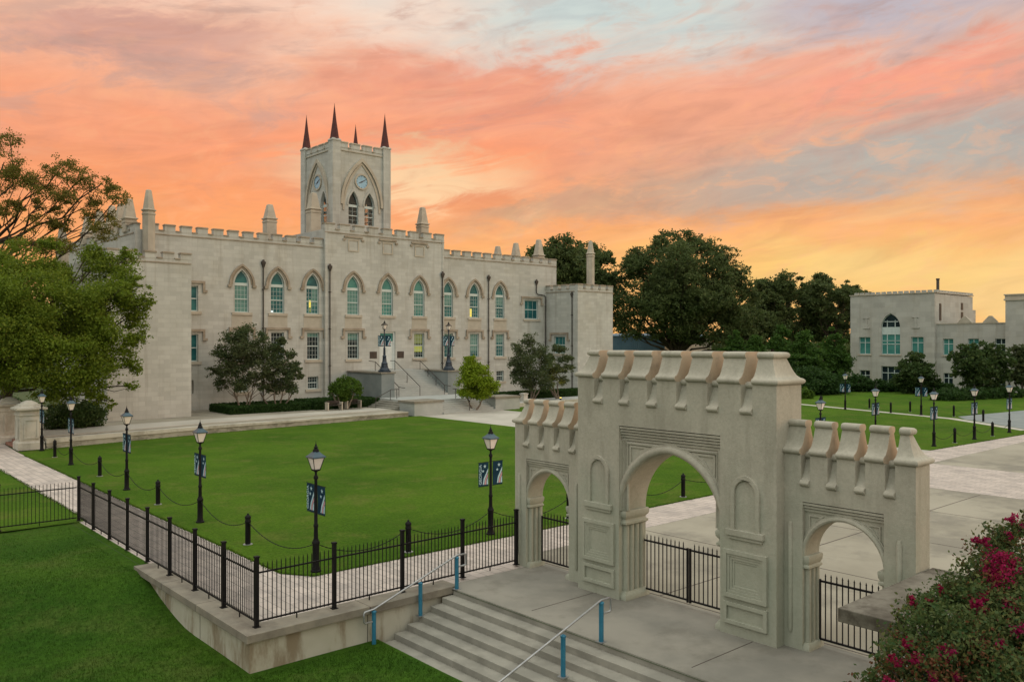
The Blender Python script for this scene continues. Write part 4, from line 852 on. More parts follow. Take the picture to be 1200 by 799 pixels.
    for x, z0, z1 in ((27.1, 9.12, 11.36), (27.1, 4.70, 7.10), (68.2, 9.12, 11.36)): castle_window(root, fn, x, 1.10, z0, z1, 0, 'pane_teal', False, 'label', rows=2, cols=3)
    # parapets
    battlement(root, (XL + 1.0, VF - 0.02), (P0 - 0.1, VF - 0.02), 15.94, 0.58, 0.90, 0.56)
    battlement(root, (P1 + 0.2, VF - 0.02), (XR, VF - 0.02), 15.94, 0.58, 0.90, 0.56)
    battlement(root, (P0 - 0.05, VP - 0.02), (P1 + 0.05, VP - 0.02), 17.45, 0.62, 1.08, 0.56)
    battlement(root, (XL, VB), (XL, VF + 0.4), 15.94, 0.56, 1.0, 0.5)
    battlement(root, (XR, VF + 1.5), (XR, VB), 15.94, 0.56, 1.0, 0.5)
    battlement(root, (P0 + 1.5, VB - 6.0), (P1 - 1.5, VB - 6.0), 17.2, 0.55, 1.2, 0.6)
    for c in upP:   # square label panels above the pavilion windows
        m = MB(); f = fp; m.holed(rect(c - 0.62, c + 0.62, 15.42, 16.62), [rect(c - 0.5, c + 0.5, 15.54, 16.5)], f, -0.06, 0.02); o = m.build('label_panel', 'trim_pale', root)
        m = MB(); m.prism(rect(c - 1.05, c + 1.05, 16.78, 16.96), f, -0.14, 0.02)
        for s in (-1, 1): a, b = sorted((c + s * 0.9, c + s * 1.2)); m.prism(rect(a, b, 16.48, 16.66), f, -0.13, 0.02)
        m.build('hood_mould', 'trim_brown', o)
    # door and plaques
    m = MB(); m.holed(rect(46.70, 48.62, 3.58, 7.45), [rect(46.86, 48.46, 3.58, 7.3)], fp, 0.15, 0.33); dr = m.build('door_frame', 'white_paint', root)
    m = MB(); m.prism(rect(46.86, 47.655, 3.60, 6.35), fp, 0.24, 0.30); m.prism(rect(47.665, 48.46, 3.60, 6.35), fp, 0.24, 0.30); m.prism(rect(46.86, 48.46, 6.36, 6.46), fp, 0.2, 0.30)
    for a in (46.95, 47.75):
        for z in (3.75, 5.0): m.holed(rect(a, a + 0.62, z, z + 1.15), [rect(a + 0.07, a + 0.55, z + 0.07, z + 1.08)], fp, 0.225, 0.25)
    m.build('door', 'white_paint', dr)
    m = MB(); m.prism(rect(46.88, 48.44, 6.47, 7.28), fp, 0.26, 0.29); m.build('transom_pane', 'pane_pale_teal', dr)
    for c in (45.95, 49.25): m = MB(); m.prism(rect(c - 0.42, c + 0.42, 4.72, 5.42), fp, -0.04, 0.02); m.build('plaque', 'plaque_bronze', root, bevel=0.02)
    # corner blocks in front of both ends
    LBX0, LBX1, LBY = 19.0, 25.35, 68.0; RBX0, RBX1, RBY = 70.6, 76.7, 68.65
    m = MB(); m.box(LBX0, LBX1, LBY, VF + 8, 0.0, 13.0); m.build('corner_block', 'castle_stucco', root)
    m = MB(); f = FU(RBX0); m.holed(rect(RBY, VF + 0.1, 0.0, 12.65), [rect(70.75, 72.65, 5.0, 7.06)], f, 0.0, 0.36); m.box(RBX0 + 0.36, RBX1, RBY + 0.001, VF + 8, 0.0, 12.65);
    m.build('corner_block', 'castle_stucco', root)
    castle_window(root, FU(RBX0), 71.7, 0.95, 5.0, 7.06, 0, 'pane_teal', False, 'label', rows=2, cols=3)
    for (x0, x1, y, zz) in ((LBX0, LBX1, LBY, 13.0), (RBX0, RBX1, RBY, 12.65)):
        battlement(root, (x0, y - 0.02), (x1, y - 0.02), zz, 0.54, 0.85, 0.50, cap='trim_brown'); battlement(root, (x0 - 0.02, VF + 1.5), (x0 - 0.02, y + 0.5), zz, 0.54, 0.85, 0.50, cap='trim_brown')
        m = MB(); m.box(x0 + 0.3, x1 - 0.3, y + 0.5, VF + 1, zz + 0.0, zz + 0.06); m.build('roof', 'roof_dark', root)
    # pinnacles
    pinnacle(root, 23.85, 73.6, 12.8, 17.45, 19.25, 0.50, 8, rot=math.pi / 8)
    for y, zt in ((76.6, 18.8), (78.9, 18.65), (81.6, 18.8), (85.4, 18.75), (89.5, 18.7)): pinnacle(root, 23.2, y, 15.9, 17.0, zt, 0.48)
    for y, zt in ((76.7, 19.15), (81.0, 19.1), (84.6, 19.0)): pinnacle(root, 71.9, y, 15.9, 17.1, zt, 0.50)
    pinnacle(root, 76.0, 71.7, 12.6, 17.2, 18.85, 0.52, 8, rot=math.pi / 8)
    pinnacle(root, 18.6, 79.4, 9.0, 14.3, 16.5, 0.5, 8, rot=math.pi / 8)
    for x in (38.2, 57.25): pinnacle(root, x, 81.0, 15.4, 18.9 if x < 50 else 20.1, 20.45 if x < 50 else 22.15, 0.52)
    pinnacle(root, 42.55, 79.9, 15.4, 20.2, 22.0, 0.56)
    # downpipes
    for x, y in ((34.22, VF - 0.12), (40.95, VP - 0.12), (54.62, VP - 0.14), (61.44, VF - 0.12)): downpipe(root, [(x, y, 13.75), (x, y, 0.4)])
    downpipe(root, [(68.9, VF - 0.12, 13.6), (68.9, VF - 0.12, 12.3), (69.1, VF - 0.12, 12.1), (70.2, VF - 0.12, 12.0), (70.4, VF - 0.12, 11.9), (70.4, VF - 0.12, 0.4)])
    downpipe(root, [(RBX0 - 0.10, 69.5, 12.0), (RBX0 - 0.10, 69.5, 0.4)])
    m = MB(); m.box(31.0, 31.12, VF - 0.1, VF, 9.5, 9.6)
    # clock tower
    T0, T1, Y0, Y1, ZB, ZT = 44.3, 51.05, 78.8, 85.5, 15.3, 27.0; tc, yc = (T0 + T1) / 2, (Y0 + Y1) / 2; th = 0.30
    m = MB(); LS = (0.98, 1.30, 0.98, 0.93)
    sides = [(FV(Y0), tc), (FU(T0), yc), ((lambda a, b, d: (a, Y1 - d, b)), tc), ((lambda a, b, d: (T1 - d, a, b)), yc)]
    for i, (f, c) in enumerate(sides):
        lo, hi = (T0, T1) if i % 2 == 0 else (Y0 + th, Y1 - th)
        m.holed(rect(lo, hi, ZB, ZT), [arch_hole(c + q * LS[i], 0.60, 19.0, 21.0, 22.45, 7) for q in (-1, 1)], f, 0.0, th, back=True)
    m.box(T0 + 0.2, T1 - 0.2, Y0 + 0.2, Y1 - 0.2, ZT - 0.4, ZT - 0.25); m.box(T0 + 0.2, T1 - 0.2, Y0 + 0.2, Y1 - 0.2, 16.5, 16.7)
    tw = m.build('clock_tower', 'castle_stucco', root)
    for i, (f, c) in enumerate(sides):
        m = MB(); m.prism(band(arch_pts(c, 2.62, 21.0, 26.15, 14), arch_pts(c, 2.34, 21.0, 25.75, 14)), f, -0.22, 0.02); m.prism(band(arch_pts(c, 2.34, 20.4, 25.75, 14), arch_pts(c, 2.12, 20.4, 25.42, 14)), f, -0.08, 0.02); m.build('hood_mould', 'trim_pale', tw)
        for s in (-LS[i], LS[i]):
            m = MB(); m.prism(band(arch_pts(c + s, 0.82, 21.0, 22.80, 7), arch_pts(c + s, 0.64, 21.0, 22.52, 7)), f, -0.08, 0.02); m.build('lancet_hood', 'castle_stucco', tw)
            m = MB(); win_frame(m, lambda a, b, d: f(a, b, d + 0.2), c + s, 0.60, 19.0, 21.0, 22.45, 4, 2, 0.045, True); m.build('lancet_window', 'frame_paint', tw)
            m = MB(); m.prism(arch_hole(c + s, 0.58, 19.02, 21.0, 22.4, 7), lambda a, b, d: f(a, b, d + 0.255), 0, 0.012); m.build('pane', 'pane_clear', tw)
        m = MB(); circ = lambda r, n=28: [(c + r * math.cos(2 * math.pi * k / n), 23.62 + r * math.sin(2 * math.pi * k / n)) for k in range(n)]
        m.holed(circ(0.86), [circ(0.70)], f, -0.14, 0.02); m.build('clock_rim', 'trim_pale', tw)
        m = MB(); m.prism(circ(0.71), f, -0.06, 0.02); m.build('clock_dial', 'clock_dial', tw)
        m = MB(); sg = 1 if c == tc else -1
        def hand(ang, ln, wd, dd):
            a = rad(ang); sx, sz = math.sin(a) * sg, math.cos(a); px, pz = sz, -sx
            m.prism([(c - px * wd - sx * 0.1, 23.62 - pz * wd - sz * 0.1), (c + px * wd - sx * 0.1, 23.62 + pz * wd - sz * 0.1), (c + px * wd * 0.4 + sx * ln, 23.62 + pz * wd * 0.4 + sz * ln), (c - px * wd * 0.4 + sx * ln, 23.62 - pz * wd * 0.4 + sz * ln)], f, -dd - 0.012, -dd)
        hand(245, 0.40, 0.07, 0.075); hand(60, 0.58, 0.055, 0.095)
        for k in range(12):
            a = rad(30 * k); sx, sz = math.sin(a), math.cos(a); m.prism([(c + sx * 0.56 - sz * 0.025, 23.62 + sz * 0.56 + sx * 0.025), (c + sx * 0.56 + sz * 0.025, 23.62 + sz * 0.56 - sx * 0.025), (c + sx * 0.66 + sz * 0.025, 23.62 + sz * 0.66 - sx * 0.025), (c + sx * 0.66 - sz * 0.025, 23.62 + sz * 0.66 + sx * 0.025)], f, -0.07, -0.058)
        m.build('clock_hands', 'navy_iron', tw)
    for p, q in (((T0 + 0.6, Y0 - 0.04), (T1 - 0.6, Y0 - 0.04)), ((T0 - 0.04, Y1 - 0.6), (T0 - 0.04, Y0 + 0.6)), ((T1 - 0.6, Y1 + 0.04), (T0 + 0.6, Y1 + 0.04)), ((T1 + 0.04, Y0 + 0.6), (T1 + 0.04, Y1 - 0.6))):
        battlement(tw, p, q, ZT, 0.62, 1.1, 0.62, thick=0.4, cap='trim_pale')
    for x in (T0 + 0.25, T1 - 0.25):
        for y in (Y0 + 0.25, Y1 - 0.25):
            m = MB(); m.lathe(x, y, [(0.66, ZB), (0.66, ZT + 0.55), (0.74, ZT + 0.6), (0.74, ZT + 0.72), (0.6, ZT + 0.85)], 4, math.pi / 4); o = m.build('corner_turret', 'castle_stucco', tw)
            m = MB(); m.lathe(x, y, [(0.54, ZT + 0.85), (0.48, ZT + 0.95), (0.22, ZT + 2.7), (0.03, ZT + 4.35), (0.01, ZT + 4.6)], 8); m.build('spire', 'spire_red', o)
castle()

# ------------------------------------------------------------------ entrance steps, benches, pillars
def entrance():
    r = thing('entrance_steps', 'grey stone entrance stair with flanking walls and low front pedestals below the castle door', 'stairs', (47.66, 65, 0))
    m = MB()
    n = 14; z0, z1 = 1.18, 3.55; y1 = 71.6; t = 0.30
    for k in range(n): m.box(44.42, 50.72, y1 - t * (n - k), y1 - t * (n - k - 1) if k < n - 1 else 73.63, 0.2, z0 + (z1 - z0) * (k + 1) / n)
    m.build('upper_flight', 'light_grey_stone', r)
    for x0, x1, s in ((42.95, 44.40, -1), (50.74, 52.2, 1)):
        m = MB(); m.box(x0, x1, 67.4, 73.63, 1.0, 3.42); m.build('flank_wall', 'blue_grey_stone', r, bevel=0.02)
        m = MB(); m.box(x0 - 0.10, x1 + 0.10, 67.3, 73.63, 3.42, 3.55); m.build('coping', 'coping_stone', r)
        m = MB(); m.box(x0 - 0.06, x1 + 0.06, 67.32, 73.63, 0.0, 1.0); m.build('footing', 'white_paint' if s < 0 else 'light_grey_stone', r)
    m = MB(); m.box(42.6, 52.6, 61.9, 67.39, 0.0, 1.16); m.box(44.41, 50.73, 67.39, 67.45, 0.0, 1.17); m.build('landing', 'light_grey_stone', r)
    m = MB()
    for k in range(6): m.box(44.62, 50.7, 61.9 - 0.34 * (k + 1), 61.9 - 0.34 * k, 0.0, 1.16 - 0.165 * (k + 1))
    m.build('front_flight', 'light_grey_stone', r)
    for sx in (-1, 1):
        m = MB(); xe = 47.66 + sx * 5.06
        for k in range(5): a, b = sorted((xe + sx * 0.36 * k, xe + sx * 0.36 * (k + 1))); m.box(a, b, 62.4, 67.3, 0.3, 1.16 - 0.15 * (k + 1))
        m.build('side_flight', 'step_concrete', r)
        a, b = sorted((47.66 + sx * 3.06, 47.66 + sx * 6.1))
        m = MB(); m.box(a, b, 60.0, 62.3, 0.0, 1.12); o = m.build('low_pedestal', 'light_grey_stone', r, bevel=0.02)
        m = MB(); m.box(a - 0.1, b + 0.1, 59.9, 62.4, 1.12, 1.28); m.build('cap', 'coping_stone', o)
    def hrail(pts, posts):
        m = MB(); m.tube(pts, 0.035, 6)
        for x, y, a, b in posts: m.tube([(x, y, a), (x, y, b)], 0.03, 6)
        m.build('railing', 'pipe_brown', r)
    for x in (44.9, 48.3 if False else 50.3):
        hrail([(x, 66.4, 2.05), (x, 67.4, 2.1), (x, 71.6, 4.45), (x, 72.8, 4.5)], [(x, 67.4, 1.18, 2.1), (x, 68.8, 1.9, 2.9), (x, 70.2, 2.7, 3.7), (x, 71.6, 3.5, 4.45)])
    x = 47.2; hrail([(x, 67.2, 2.1), (x, 71.6, 4.5), (x, 72.4, 4.5)], [(x, 67.2, 1.18, 2.1), (x, 69.4, 2.2, 3.3), (x, 71.6, 3.5, 4.5)])
    hrail([(47.7, 62.6, 2.05), (47.7, 62.0, 2.05), (47.7, 60.0, 1.0)], [(47.7, 62.2, 1.16, 2.05), (47.7, 60.1, 0.1, 1.05)])
    hrail([(43.4, 65.2, 2.05), (42.6, 65.2, 2.05), (40.9, 65.2, 1.3)], [(43.2, 65.2, 1.16, 2.05), (42.5, 65.2, 1.1, 2.05), (40.95, 65.2, 0.42, 1.3)])
    # big lamps on the flank walls
    for i, x in enumerate((43.72, 51.35)):
        r2 = thing('pedestal_lamp', ['dark blue flared lamp post on the left flank wall of the castle stair', 'dark blue flared lamp post on the right flank wall of the castle stair'][i], 'lamp', (x, 68.1, 3.55), 'lamp posts on the entrance stair')
        if i == 0:
            m = MB(); m.lathe(0, 0, [(0.62, 0), (0.62, 0.14), (0.50, 0.18), (0.46, 0.32), (0.36, 0.40), (0.30, 0.75), (0.34, 0.80), (0.22, 0.95), (0.17, 1.45), (0.20, 1.5), (0.13, 1.6)], 8); ms = [('base', 'navy_iron', m)]
            m = MB(); m.lathe(0, 0, [(0.12, 1.58), (0.10, 2.2), (0.12, 2.25), (0.065, 2.35), (0.055, 3.9), (0.10, 3.95), (0.05, 4.0), (0.12, 4.08)], 10); ms.append(('pole', 'navy_iron', m))
            for nm, mt, mm in ms: mm.v = [(a + x, b + 68.1, c + 3.55) for a, b, c in mm.v]; mm.build(nm, mt, r2, smooth=40)
            mid = thing('tmp', None, None, (0, 0, 0)); lantern(mid, 4.08, 1.05, 'pipe_brown')
            for s in (-1, 1): banner(mid, s, 2.45, 3.45, 0.62)
            for c in list(mid.children): c.parent = r2
            bpy.data.objects.remove(mid); src = r2
        else:
            for c in list(src.children): copy_tree(c, r2)
entrance()
def bench(x, y, rz, label):
    r = thing('bench', label, 'bench', (x, y, 0.47), 'stone-ended benches before the hedge', rz)
    X = Vector((x, y, 0.47))
    def put(name, mt, boxes):
        m = MB()
        for b in boxes: m.box(x + b[0], x + b[1], y + b[2], y + b[3], 0.47 + b[4], 0.47 + b[5])
        return m.build(name, mt, r, bevel=0.01)
    put('seat', 'bench_dark', [(-0.62, 0.62, -0.25 + 0.11 * k, -0.16 + 0.11 * k, 0.42, 0.46) for k in range(4)])
    put('backrest', 'bench_dark', [(-0.62, 0.62, 0.20, 0.24, 0.52 + 0.11 * k, 0.61 + 0.11 * k) for k in range(3)])
    for s in (-1, 1): put('end_support', 'trim_pale', [(s * 0.68 - 0.055, s * 0.68 + 0.055, -0.26, 0.26, 0.0, 0.64), (s * 0.68 - 0.07, s * 0.68 + 0.07, -0.28, 0.28, 0.64, 0.71)])
bench(36.7, 65.2, 0, 'left one of two dark slatted benches with pale stone ends before the clipped hedge'); bench(39.0, 65.9, 0, 'right one of two dark slatted benches with pale stone ends, nearer the entrance stair')
def pillar(x, y, label):
    r = thing('stone_pillar', label, 'pillar', (x, y, 0), 'stone pillars at the end of the left path')
    m = MB(); h = 0.62; m.loft(x - h, x + h, y - h, y + h, [(-0.10, 0), (-0.10, 0.42), (-0.04, 0.48), (0, 0.50), (0, 2.02), (-0.06, 2.05), (-0.06, 2.15), (0.0, 2.18), (0.0, 2.34)]); m.build('shaft', 'pale_stone', r, bevel=0.012)
    m = MB()
    for f in (FV(y - h), FU(x - h)):
        c = x if f(0, 0, 0)[1] == y - h else y; m.holed(rect(c - 0.40, c + 0.40, 0.66, 1.86), [rect(c - 0.30, c + 0.30, 0.76, 1.76)], f, -0.05, 0.01)
    m.build('panel', 'pale_stone', r)
    m = MB(); m.loft(x - h, x + h, y - h, y + h, [(-0.14, 2.34), (-0.22, 2.40), (-0.22, 2.50), (-0.05, 2.56), (0.0, 2.60), (0.06, 2.62), (0.06, 2.68), (0.22, 2.74), (0.24, 2.79), (0.5, 2.92), (0.58, 2.93)]); m.build('cap', 'pale_stone', r, bevel=0.012)
pillar(11.6, 57.3, 'nearer pale stone pillar with stepped cap beside the kerb wall on the left'); pillar(11.35, 61.6, 'farther pale stone pillar with stepped cap at the left edge under the big tree')
m = MB()
for k in range(3): m.box(11.0 + 0.35 * k, 11.0 + 0.35 * (k + 1), 58.1, 60.8, 0, 0.16 * (k + 1))
tag(m.build('brick_steps', 'brick_red', origin=(11.4, 59.4, 0)), 'short reddish brick steps between the two stone pillars', 'steps')
m = MB(); m.box(11.1, 11.5, 62.3, 90, 0, 0.85); m.box(11.0, 11.6, 62.3, 90, 0.85, 1.0)
tag(m.build('garden_wall', 'pale_stone', origin=(11.3, 62.3, 0)), 'low pale garden wall running left from the farther stone pillar', 'wall')

# ------------------------------------------------------------------ the hall on the right and the blue shed
def hall():
    r = thing('hall_building', 'pale two-storey hall with toothed parapet and one tall pointed window on the right', 'building', (118, 53, 0))
    X = 117.7; f = FU(X); Y0, Y1 = 47.5, 59.3; c = 53.45
    hol = [arch_hole(c, 1.32, 4.62, 8.45, 10.35, 10), rect(56.35, 58.0, 4.62, 7.05), rect(48.95, 50.6, 4.62, 7.05), rect(56.4, 57.9, 0.1, 2.3), rect(c - 1.32, c + 1.32, 0.1, 2.95), rect(49.0, 50.5, 0.1, 2.3)]
    m = MB(); m.holed(rect(Y0, Y1, -0.5, 13.0), hol, f, 0.0, 0.36); m.box(X + 0.36, 130.9, Y0 + 0.001, Y1 - 0.001, -0.5, 12.9); m.build('wall', 'hall_stucco', r)
    m = MB()    # parapet cornice and small teeth
    m.box(X - 0.12, 131.0, Y0 - 0.12, Y1 + 0.12, 13.0, 13.12)
    m.build('cornice', 'trim_pale', r)
    k = 0; y = Y1 - 0.6
    while y > Y0:
        m = MB(); m.box(X - 0.02, X + 0.3, y - 0.55, y, 13.12, 13.42); m.build('merlon', 'hall_stucco', r); y -= 0.79
    xx = X + 0.7
    while xx < 130.5: m = MB(); m.box(xx, xx + 0.55, Y0 - 0.02, Y0 + 0.3, 13.12, 13.42); m.build('merlon', 'hall_stucco', r); xx += 1.0
    def hw(fn, c, half, z0, z1, pane, cols, rows, arch=False, apex=0):
        m = MB(); fi = lambda a, b, d: fn(a, b, d + 0.2)
        if arch:
            m.holed(arch_hole(c, half, z0, z1, apex, 10), [arch_hole(c, half - 0.07, z0 + 0.07, z1, apex - 0.1, 10)], fi, 0, 0.08)
            m.prism(rect(c - half + 0.02, c + half - 0.02, 7.40, 8.45), fi, -0.01, 0.08)
            for k in (-0.55, 0.55): m.prism(rect(c + k - 0.05, c + k + 0.05, z0, 9.4), fi, 0, 0.08)
            m.prism(rect(c - half * 0.75, c + half * 0.75, 9.0 + 0.16, 9.0 + 0.26), fi, 0, 0.08); m.prism(rect(c - half + 0.03, c + half - 0.03, 6.0, 6.1), fi, 0, 0.08); m.prism(rect(c - half + 0.03, c + half - 0.03, 6.5, 6.58), fi, 0, 0.08)
        else:
            m.holed(rect(c - half, c + half, z0, z1), [rect(c - half + 0.07, c + half - 0.07, z0 + 0.07, z1 - 0.07)], fi, 0, 0.08)
            for i in range(1, cols): x = c - half + 2 * half * i / cols; m.prism(rect(x - 0.045, x + 0.045, z0, z1), fi, 0.01, 0.08)
            m.prism(rect(c - half, c + half, z0 + (z1 - z0) * 0.66, z0 + (z1 - z0) * 0.66 + 0.09), fi, 0.005, 0.08)
        o = m.build('window', 'frame_paint', r)
        m = MB(); m.prism(arch_hole(c, half - 0.02, z0 + .02, z1, apex - 0.03, 10) if arch else rect(c - half + .02, c + half - .02, z0 + .02, z1 - .02), fi, 0.06, 0.1); m.build('pane', pane, o)
        if arch: m = MB(); m.prism([(c - half + 0.03, 8.45)] + arch_pts(c, half - 0.03, 8.46, apex - 0.06, 10)[1:-1] + [(c + half - 0.03, 8.45)], fi, 0.045, 0.058); m.build('head_pane', 'pane_dark', o)
        m = MB(); m.prism(rect(c - half - 0.2, c + half + 0.2, z0 - 0.2, z0 - 0.01), fn, -0.1, 0.2); m.build('sill', 'trim_pale', o)
    hw(f, c, 1.32, 4.62, 8.45, 'pane_pale_teal', 3, 4, True, 10.35)
    for y in (57.18, 49.78): hw(f, y, 0.82, 4.62, 7.05, 'pane_pale_teal', 2, 2)
    for y in (57.15, 49.75): hw(f, y, 0.75, 0.1, 2.3, 'pane_dark', 2, 2)
    hw(f, c, 1.32, 0.1, 2.95, 'pane_dark', 3, 2)
    for y in (56.9, 50.0):
        m = MB(); m.prism(rect(y - 0.45, y + 0.45, 9.7, 9.82), f, -0.1, 0.02); m.prism(rect(y - 0.16, y + 0.16, 8.4, 9.7), f, -0.07, 0.02); m.prism(rect(y - 0.5, y + 0.5, 8.25, 8.4), f, -0.1, 0.02); m.build('stone_tablet', 'hall_stucco', r)
    m = MB(); m.box(119.2, 119.8, 47.44, 47.5, 9.3, 11.6); m.box(126.6, 127.3, 47.44, 47.5, 10.9, 11.9); m.box(126.6, 127.3, 47.44, 47.5, 8.8, 10.6); m.build('slit_window', 'plaque_bronze', r)
    m = MB(); m.box(128.5, 132.3, 47.6, 53, 8.9, 11.0); m.build('rear_block', 'hall_stucco', r)
    m = MB(); m.lathe(123.5, 49.4, [(0.20, 12.9), (0.20, 15.1), (0.25, 15.12), (0.25, 15.3), (0.2, 15.32)], 14); m.build('chimney_pipe', 'pipe_brown', r, smooth=40)
    # low wing
    XW = 118.3; fw = FU(XW); cs = [46.0, 42.85, 39.55]
    m = MB(); m.holed(rect(30, Y0 - 0.002, -0.5, 8.75), [rect(q - 0.66, q + 0.66, 4.62, 6.8) for q in cs] + [rect(q - 0.6, q + 0.6, 0.1, 2.2) for q in cs], fw, 0, 0.36); m.box(XW + 0.36, 131, 30, Y0 - 0.003, -0.5, 8.6); m.build('low_wing', 'hall_stucco', r)
    m = MB(); m.box(XW - 0.08, XW + 0.4, 38.7, Y0 - 0.01, 8.75, 8.88)
    for y in (43.9, 40.8): m.prism([(y - 0.9, 8.88), (y + 0.9, 8.88), (y + 0.75, 9.1), (y + 0.15, 9.75), (y - 0.15, 9.75), (y - 0.75, 9.1)], fw, -0.1, 0.3)
    m.build('wing_parapet', 'trim_pale', r)
    for i, q in enumerate(cs): hw(fw, q, 0.66, 4.62, 6.8, 'pane_pale_teal' if i < 2 else 'pane_dark', 2, 2); hw(fw, q, 0.6, 0.1, 2.2, 'pane_dark', 2, 2)
    m = MB(); m.box(117.0, 130, 26, 38.6, -0.5, 11.6); m.build('end_block', 'hall_stucco', r)
    m = MB(); m.box(116.85, 130.1, 25.9, 38.75, 11.6, 11.8); m.box(116.95, 130.05, 25.95, 38.65, 11.8, 12.25); m.box(116.85, 130.1, 25.9, 38.75, 12.25, 12.4); m.build('end_cornice', 'trim_pale', r)
hall()
def shed():
    x, y = at(779, 150)
    r = thing('blue_shed', 'low blue metal-sided building glimpsed between the right corner block and the oak', 'building', (x + 6, y + 8, 0))
    m = MB(); m.box(x, x + 14, y, y + 26, 0, 7.3); m.build('wall', 'trim_pale', r)
    m = MB(); m.box(x - 0.12, x - 0.01, y - 0.02, y + 26, 1.2, 7.3)
    for k in range(52): m.box(x - 0.16, x - 0.119, y + 0.2 + k * 0.5, y + 0.28 + k * 0.5, 1.2, 7.28)
    m.build('cladding', 'metal_blue', r)
    m = MB(); m.loft(x - 0.3, x + 14.3, y - 0.3, y + 26.3, [(0, 7.3), (0, 7.5), (2.5, 7.9)]); m.build('roof', 'metal_blue', r)
shed()

# ------------------------------------------------------------------ trees, shrubs, hedges
RNG = np.random.default_rng(7)
def leaf_mesh(name, mats, parent, pos, size, matidx=None, aspect=0.55, upbias=0.0):
    """one small bent leaf spray (two triangles' worth of quad) per position"""
    n = len(pos); off = np.array(parent.location if parent.parent is None else parent.parent.location) if parent else np.zeros(3)
    a = RNG.normal(size=(n, 3)); a[:, 2] *= (1 - upbias); a /= np.linalg.norm(a, axis=1, keepdims=True)
    b = RNG.normal(size=(n, 3)); b -= (b * a).sum(1, keepdims=True) * a; b /= np.linalg.norm(b, axis=1, keepdims=True)
    s = (size * RNG.uniform(0.6, 1.35, n))[:, None]
    c = np.asarray(pos) - off
    v = np.stack([c - a * s, c + b * s * aspect, c + a * s, c - b * s * aspect], 1).reshape(-1, 3)
    me = bpy.data.meshes.new(name); me.vertices.add(4 * n); me.vertices.foreach_set('co', v.astype(np.float32).ravel())
    me.loops.add(4 * n); me.loops.foreach_set('vertex_index', np.arange(4 * n, dtype=np.int32)); me.polygons.add(n); me.polygons.foreach_set('loop_start', np.arange(0, 4 * n, 4, dtype=np.int32))
    for mm in mats: me.materials.append(M[mm])
    if matidx is not None: me.polygons.foreach_set('material_index', np.asarray(matidx, dtype=np.int32))
    me.update(); me.validate(); o = bpy.data.objects.new(name, me); COL.objects.link(o); o.parent = parent; return o
def blob_points(blobs, n, fill=0.45, gaps=None, spray=0.16):
    """points in a set of ellipsoidal clumps (x,y,z,rx,ry,rz), denser towards the clump skin, gathered in sprays"""
    vol = np.array([b[3] * b[4] * b[5] for b in blobs]) ** 0.75; cnt = np.maximum(1, (n * vol / vol.sum())).astype(int); out = []
    for b, k in zip(blobs, cnt):
        ns = max(1, k // 14); d = RNG.normal(size=(ns, 3)); d /= np.linalg.norm(d, axis=1, keepdims=True)
        r = (fill ** 2 + (1 - fill ** 2) * RNG.uniform(0, 1, ns)) ** 0.5; cen = d * r[:, None] * np.array(b[3:6]) + np.array(b[:3])
        if gaps: 
            nv = np.array([mnoise.noise(Vector(q) * gaps[0]) for q in cen]); cen = cen[nv > gaps[1]]; ns = len(cen)
            if ns == 0: continue
        j = RNG.integers(0, ns, k); rr = min(b[3:6]) * spray; out.append(cen[j] + RNG.normal(size=(k, 3)) * rr * np.array((1, 1, 0.6)))
    return np.concatenate(out)
def crown_blobs(c, rx, ry, rz, n, br, seed, flat_bottom=0.35):
    g = np.random.default_rng(seed); out = []
    for i in range(n):
        d = g.normal(size=3); d /= np.linalg.norm(d)
        if d[2] < -flat_bottom: d[2] = -flat_bottom * g.uniform(0, 1)
        k = g.uniform(0.45, 0.95); s = br * g.uniform(0.65, 1.25)
        out.append((c[0] + d[0] * rx * k, c[1] + d[1] * ry * k, c[2] + d[2] * rz * k, s, s, s * 0.78))
    return out
def limb(m, p, q, r0, r1, seed, n=5, bend=0.12):
    g = random.Random(seed); p, q = Vector(p), Vector(q); L = (q - p).length; pts = []
    for i in range(n + 1):
        t = i / n; o = Vector((g.uniform(-1, 1), g.uniform(-1, 1), g.uniform(-.4, .4))) * L * bend * math.sin(math.pi * t) * 0.6
        pts.append(p.lerp(q, t) + o + Vector((0, 0, -L * 0.06 * math.sin(math.pi * t))))
    m.tube(pts, [r0 + (r1 - r0) * i / n for i in range(n + 1)], 7); return pts
